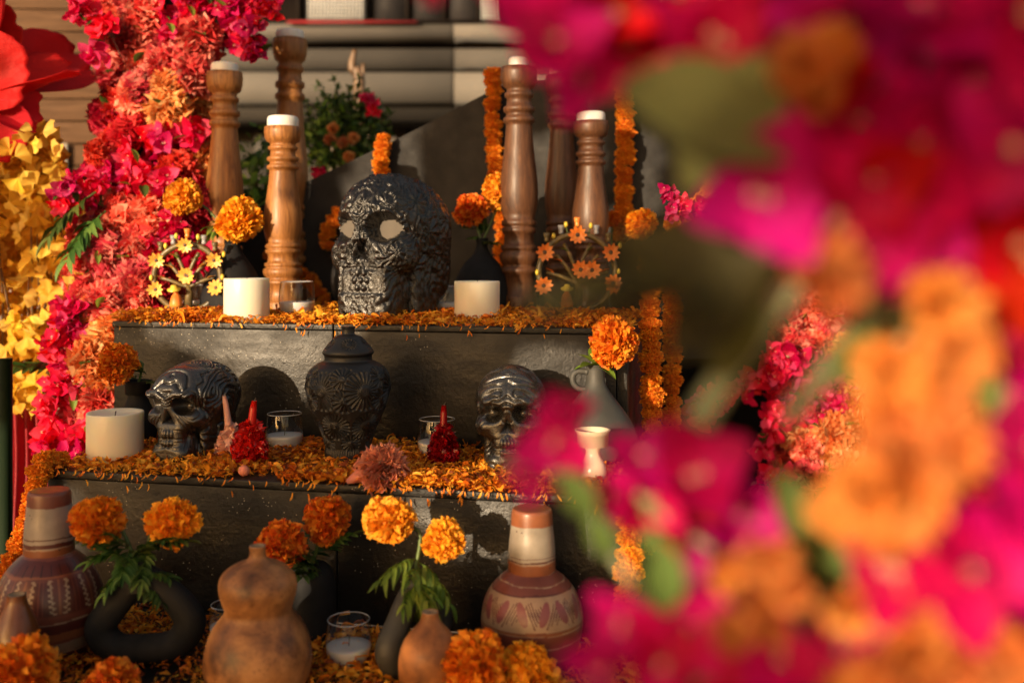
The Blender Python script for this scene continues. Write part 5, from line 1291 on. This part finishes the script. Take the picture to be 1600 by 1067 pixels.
def fg_branch(label,spec,stems,base,name='bougainvillea_branch'):
    K=.76; base=(base[0],base[1],base[2]*K)
    t=thing(name,label,'bougainvillea branch' if name[0]=='b' else ('carnation string' if name[0]=='c' else 'leafy branch'),P(*base),0)
    for it in spec:
        px,py,d,s,k=it[:5]; d*=K; p=P(px,py,d); sz=s/F*d*(1.12 if k in 'mr' else 1)
        f=Vector((random.uniform(-.5,.4),-1,random.uniform(-.4,.4))) if len(it)<6 else Vector(it[5])
        if k=='m': place('bougainvillea_bloom',random.choice(FG),t,p+Vector((0,sz*.3,0)),f,sz)
        elif k=='r': place('bougainvillea_bloom',random.choice(FGR),t,p+Vector((0,sz*.3,0)),f,sz)
        elif k=='o': place('carnation',random.choice(FGO),t,p,f,sz*.95)
        elif k in 'LDE':
            a=Vector(it[5]); place_leaf('leaf',{'L':FLEAF,'D':FOLIVE,'E':FOL2}[k],t,p-a.normalized()*sz*.5,a,sz,it[6] if len(it)>6 else (0,-1,.3))
    for st in stems:
        pts=spline([P(q[0],q[1],q[2]*K) for q in st[0]],12); link('stem',tube([q-t.location for q in pts],st[1],7).mesh('stem',M_STEMF),t)
    return t
M_STEMF=mat_generic('pale_green_foreground_stems',(.16,.20,.09),(.30,.33,.20),20,(.5,.6),0)
D0=.40
fg_branch('blurred magenta bougainvillea hanging from above in front of the tall dark candlestick',
 [(872,75,.40,95,'m',(-.1,-1,0)),(905,110,.42,80,'m',(.3,-1,-.4)),(850,30,.42,90,'m'),(940,30,.44,110,'r'),(870,-20,.42,130,'r'),(840,-30,.44,90,'r'),(960,60,.46,110,'m'),(660,-10,.46,42,'m')],
 [([(930,-120,.46),(900,-20,.45),(870,50,.43)],.0016)],(930,-120,.46))
fg_branch('blurred magenta bougainvillea with pale centre over an olive leaf at the top',
 [(1115,65,.39,115,'m',(0,-1,-.1)),(1090,110,.42,90,'m',(0,-1,-.6)),(1170,90,.42,100,'m',(.4,-1,-.4)),(1040,-10,.43,110,'r'),(1150,-20,.43,130,'r'),(1100,-40,.45,130,'m'),
  (1120,175,.36,310,'E',(1,0,-.22),(0,-1,.5)),(1140,190,.38,250,'E',(-.6,0,-.8),(0,-1,.4)),(1010,20,.47,110,'r'),(1250,-30,.44,140,'r')],
 [([(1180,-120,.42),(1150,-10,.41),(1120,60,.40)],.0016),([(1200,-50,.4),(1170,120,.4),(1240,190,.38)],.0015)],(1180,-120,.42))
fg_branch('blurred mass of crimson and magenta bougainvillea filling the upper right corner',
 [(1350+dx,y,.40+random.uniform(-.03,.06),random.uniform(120,165),random.choice('mmrm')) for y in range(-40,420,85) for dx in range(0,330,88)],
 [([(1400,-150,.45),(1450,100,.44),(1500,400,.44)],.002)],(1400,-150,.45))
fg_branch('blurred bright magenta bougainvillea over the looping garland',
 [(1200,300,.37,130,'m',(-.2,-1,0)),(1240,250,.39,120,'m'),(1180,330,.39,100,'m',(-.5,-1,-.2)),(1280,330,.38,130,'m'),(1300,240,.4,130,'m'),(1330,400,.39,130,'m'),(1230,400,.40,90,'m',(-.3,-1,-.5)),(1290,160,.42,110,'r'),(1380,330,.41,140,'m'),(1225,440,.40,70,'m',(-.2,-1,-.6))],
 [([(1400,100,.43),(1320,220,.41),(1230,300,.40)],.0016)],(1400,100,.43))
fg_branch('blurred orange carnations strung down the right foreground',
 [(1258,100,.37,66,'o'),(1300,75,.39,52,'o'),(1275,140,.38,50,'o'),(1300,430,.36,80,'o'),(1475,480,.36,70,'o'),(1500,545,.36,70,'o'),
  (1395,580,.37,75,'o'),(1400,650,.37,75,'o'),(1450,640,.37,80,'o'),(1410,710,.36,85,'o'),(1345,780,.36,75,'o'),(1400,780,.36,100,'o'),(1470,700,.38,90,'o'),(1350,820,.37,65,'o'),(1310,800,.37,56,'o')],
 [([(1500,300,.42),(1420,500,.41),(1380,640,.40),(1370,800,.40)],.002)],(1500,300,.42),'carnation_string')
fg_branch('blurred magenta bougainvillea down the right edge of the view',
 [(1575+random.uniform(-30,30),y,.42+random.uniform(-.03,.05),random.uniform(110,150),random.choice('mrm')) for y in range(420,1100,62)]+[(1500,y,.46,120,random.choice('mr')) for y in range(420,700,90)]+[(1450,400,.43,130,'r'),(1530,470,.44,140,'r'),(1460,330,.44,120,'r')],
 [([(1600,300,.45),(1590,700,.45),(1580,1100,.45)],.002)],(1600,300,.45))
fg_branch('blurred magenta bougainvillea spread across the lower right',
 [(1400,870,.37,130,'m'),(1470,830,.38,130,'m'),(1370,930,.40,100,'m'),(1500,900,.37,140,'m'),(1450,760,.42,100,'r'),(1420,950,.41,110,'r'),(1520,980,.40,130,'r'),(1560,860,.38,130,'m'),(1590,960,.40,110,'m'),(1460,900,.43,120,'r')],
 [([(1600,800,.42),(1480,860,.41),(1390,880,.40)],.0016)],(1600,800,.42))
fg_branch('blurred orange carnations along the bottom right',
 [(1335,955,.37,56,'o'),(1410,955,.37,60,'o'),(1440,1010,.37,70,'o'),(1500,1040,.37,75,'o'),(1400,1060,.38,70,'o'),(1560,1030,.37,70,'o'),(1460,1085,.37,80,'o'),(1600,1060,.37,70,'o'),(1350,1090,.38,70,'o'),(1560,1090,.37,70,'o')],
 [([(1340,960,.40),(1440,1020,.40),(1600,1060,.40)],.002)],(1340,960,.40),'carnation_string')
fg_branch('blurred magenta bougainvillea crossing the silvery skull and grey jug',
 [(880,700,.44,74,'m',(-.3,-1,.3)),(880,655,.45,56,'m',(.1,-1,.6)),(842,742,.46,48,'m',(-.7,-1,-.1)),(1003,735,.43,80,'m',(.1,-1,.5)),(965,775,.44,62,'m'),(1020,775,.44,75,'m'),(1085,760,.42,105,'m',(.0,-1,.6)),(1130,810,.43,100,'m',(.5,-1,0)),(1100,850,.44,90,'m',(.2,-1,-.4)),(1050,800,.46,80,'r'),(890,745,.48,60,'m'),(1180,800,.44,70,'m'),
  (905,775,.42,95,'L',(.6,0,-.8)),(940,840,.42,80,'L',(.5,0,-.85)),(1040,905,.38,125,'L',(.15,0,-1),(.1,-1,0)),(1000,820,.44,90,'L',(-.5,0,.7))],
 [([(780,720,.46),(880,740,.45),(940,840,.44),(1030,980,.43),(1060,1120,.43)],.0017),([(1200,900,.45),(1100,850,.44),(980,760,.44)],.0015)],(1060,1120,.43))
fg_branch('blurred magenta bougainvillea and small orange flower at the bottom centre right',
 [(985,975,.40,76,'m',(-.3,-1,.1)),(1060,990,.40,85,'m',(.2,-1,.2)),(1015,1045,.39,90,'m'),(948,1040,.40,78,'m',(-.4,-1,0)),(1080,1060,.41,100,'m'),(1150,1000,.42,90,'r'),(1130,930,.43,80,'r'),
  (1135,900,.38,34,'o'),(1175,880,.38,36,'o'),(1220,875,.38,36,'o'),(1240,930,.38,36,'o'),(1200,930,.39,40,'o'),(1145,985,.38,46,'o'),(1205,985,.39,30,'o'),(1170,920,.42,90,'r'),
  (1225,1040,.40,95,'m',(0,-1,.5)),(1310,1030,.40,80,'m',(.2,-1,.7)),(1260,1000,.43,70,'r'),(1270,950,.44,140,'D',(.3,0,-1)),(1330,1010,.45,150,'D',(-.3,0,-1)),(1290,860,.42,140,'L',(-.5,0,.8)),(1250,800,.42,130,'L',(-.4,0,.9))],
 [([(1300,1120,.43),(1250,980,.42),(1180,900,.41)],.0017),([(1060,1120,.43),(1030,1020,.42),(1000,960,.42)],.0015)],(1300,1120,.43))
fg_branch('blurred dark olive leaves and pale stalks across the right of the top shelf',
 [(940,455,.33,230,'D',(-1,0,-.05),(0,-.4,1)),(1000,440,.33,200,'D',(-1,0,.12),(0,-.35,1)),(900,458,.32,150,'E',(-1,0,.0),(0,-.25,1)),(1010,470,.33,150,'E',(-1,0,-.1),(0,-.2,1)),(1080,420,.36,260,'D',(-.8,0,.5),(0,-1,.5)),(1120,470,.36,230,'D',(-.6,0,-.5),(0,-.7,.8)),(1150,520,.36,170,'D',(-.5,0,-.9),(0,-.6,.8)),
  (1180,420,.38,220,'D',(.2,0,-1),(0,-1,.3)),(1100,400,.40,240,'D',(1,0,-.1),(0,-1,.3)),(1380,470,.40,200,'D',(.3,0,-1),(0,-1,.3)),(1450,470,.42,220,'D',(-.2,0,-1),(0,-1,.3)),(1330,560,.39,110,'L',(-.6,0,-1),(0,-1,.3)),(1530,620,.38,120,'L',(0,0,-1),(0,-1,.3))],
 [([(1240,440,.38),(1190,510,.37),(1120,610,.37),(1090,660,.37)],.0042),([(1250,480,.4),(1100,430,.38),(960,450,.36),(830,462,.35)],.0014),([(1420,420,.41),(1320,540,.40),(1230,660,.39)],.0036)],(1240,440,.38),'leafy_branch')

# ------------------------------------------------------------------ added leaves out of view behind and left of the camera, placed to dapple the sun
def shade_blocker():
    rng_=np.random.default_rng(12); S=np.array(SUN)
    lit=[]
    def L(px,py,d,r): p=P(px,py,d); lit.append((np.array(p),r/F*d))
    for q in ((410,560,1.52,75),(470,545,1.52,55),(400,505,1.5,50),(300,497,1.6,50),(490,498,1.55,50),(376,465,1.6,60),(585,335,1.6,75),(545,390,1.6,45),(560,470,1.55,40),
              (660,750,1.22,40),(720,755,1.2,40),(780,758,1.2,40),(850,760,1.18,40),(607,811,1.12,50),(692,843,1.12,45),(958,533,1.2,50),(400,925,1.1,36),(680,1000,1.08,26),
              (373,345,1.75,45),(286,309,1.75,40),(736,327,1.78,36),(780,300,1.8,30),(100,790,1.33,30)): L(*q)
    for y in range(70,500,40): L(351,y,1.8,36)
    for y in range(10,500,40): L(450,y,1.85,38)
    for y in (20,50,80): L(453,y,2.18,40)
    for y in range(160,330,40): L(811,y,1.85,30)
    for y in range(220,390,30): L(975,y,1.95,26); L(780,y,2.0,24)
    for y in range(780,980,40): L(985,y,1.0,32)
    for q in ((1050,370),(1075,335),(1100,310),(1130,270)): L(*q,1.7,32)
    for l in lineL:
        for u in (-.7,0,.7): L(l[0]+u*l[3],l[1]+20,l[2]-.05,l[3]*.45)
        for u in (-.7,0,.7): L(l[0]+u*l[3],l[1]+60,l[2]-.05,l[3]*.45)
    for y in range(240,660,45):
        for x in (0,50,100): L(x,y,1.74,45)
    for x in (0,60,120):
        for y in (-40,20,80,140,200): L(x,y,1.8,60)
    for x in (20,90,150):
        for y in range(0,300,50): L(x,y,3.3,40)
    for (px,py,r) in ((870,90,70),(1117,70,60),(1255,105,50),(1300,430,50),(1240,330,70),(1490,510,50),(1400,640,90),(1350,760,80),(1090,770,60),(870,660,60),(1040,905,50),(1450,1010,80),(1470,880,70)): L(px,py,.36,r)
    for y in range(450,780,45):
        for x in (1240,1290,1340): L(x,y,2.0,36)
    for x in (1090,1130,1180): L(x,625,2.0,34)
    L(935,635,1.3,45); L(1018,620,1.5,22); L(1018,690,1.5,22)
    lp=np.array([a for a,_ in lit]); lr=np.array([b for _,b in lit])
    g=G(); tpl,fc=petal_template(4,5,.1,.62,'leaf',.4,-.15); spots=[]
    tries=0
    while len(spots)<2600 and tries<26000:
        tries+=1
        px=rng_.uniform(-60,1640); py=rng_.uniform(-60,1110)
        if rng_.random()<.07: d=.36; px=rng_.uniform(780,1640)
        else: d=(2.0 if py<430 else 1.52 if py<640 else 1.25)+rng_.normal()*.06
        p=np.array(P(px,py,d)); Ld=3.0+rng_.normal()*.16-(1.0 if d<.5 else 0); c=p+S*Ld
        v=c-lp; perp=v-(v@S)[:,None]*S; ds=np.linalg.norm(perp,axis=1)
        if (ds<lr+.026).any(): continue
        spots.append(c)
    c=np.array(spots); n=len(c)
    B=basis_from(rng_.normal(size=(n,3))*np.array([1,.4,1]),rng_,np.tile(S,(n,1))+rng_.normal(size=(n,3))*.35)
    sz=.075+rng_.random(n)*.035
    # centre each leaf on its spot
    tpl=tpl-np.array([0,.5,0])
    batch_petals(g,tpl,fc,B,c,sz,rng_,.03)
    o0=Vector((float(c[:,0].mean()),float(c[:,1].mean()),0))
    t=thing('added_shade_leaves','added leaves out of view behind the viewer, placed to shade the altar','shade blocker',o0)
    g.v=[v-np.array(o0) for v in g.v]
    link('foliage',g.mesh('foliage',M_GREEN),t)['kind']='stuff'
    x0,x1=c[:,0].min(),c[:,0].max()
    for x in (x0-.05,x1+.05): link('post',tube([(x-o0.x,-.05,0),(x-o0.x,0,1.2),(x-o0.x,.02,2.3)],.02,10).mesh('post',M_TWIG),t)  # posts and branches dress the added shading leaves as an arch
    for i in range(26):
        q=spots[rng_.integers(0,n)]; b=Vector((float(q[0]),float(q[1]),float(q[2])))-o0
        a=Vector((b.x+rng_.normal()*.1,b.y,2.25)); link('branch',tube(spline([a,(a+b)/2+Vector((rng_.normal()*.05,0,0)),b],8),[.004,.004,.0035,.003,.0025,.002,.002,.0015],5).mesh('branch',M_TWIG),t)
shade_blocker()
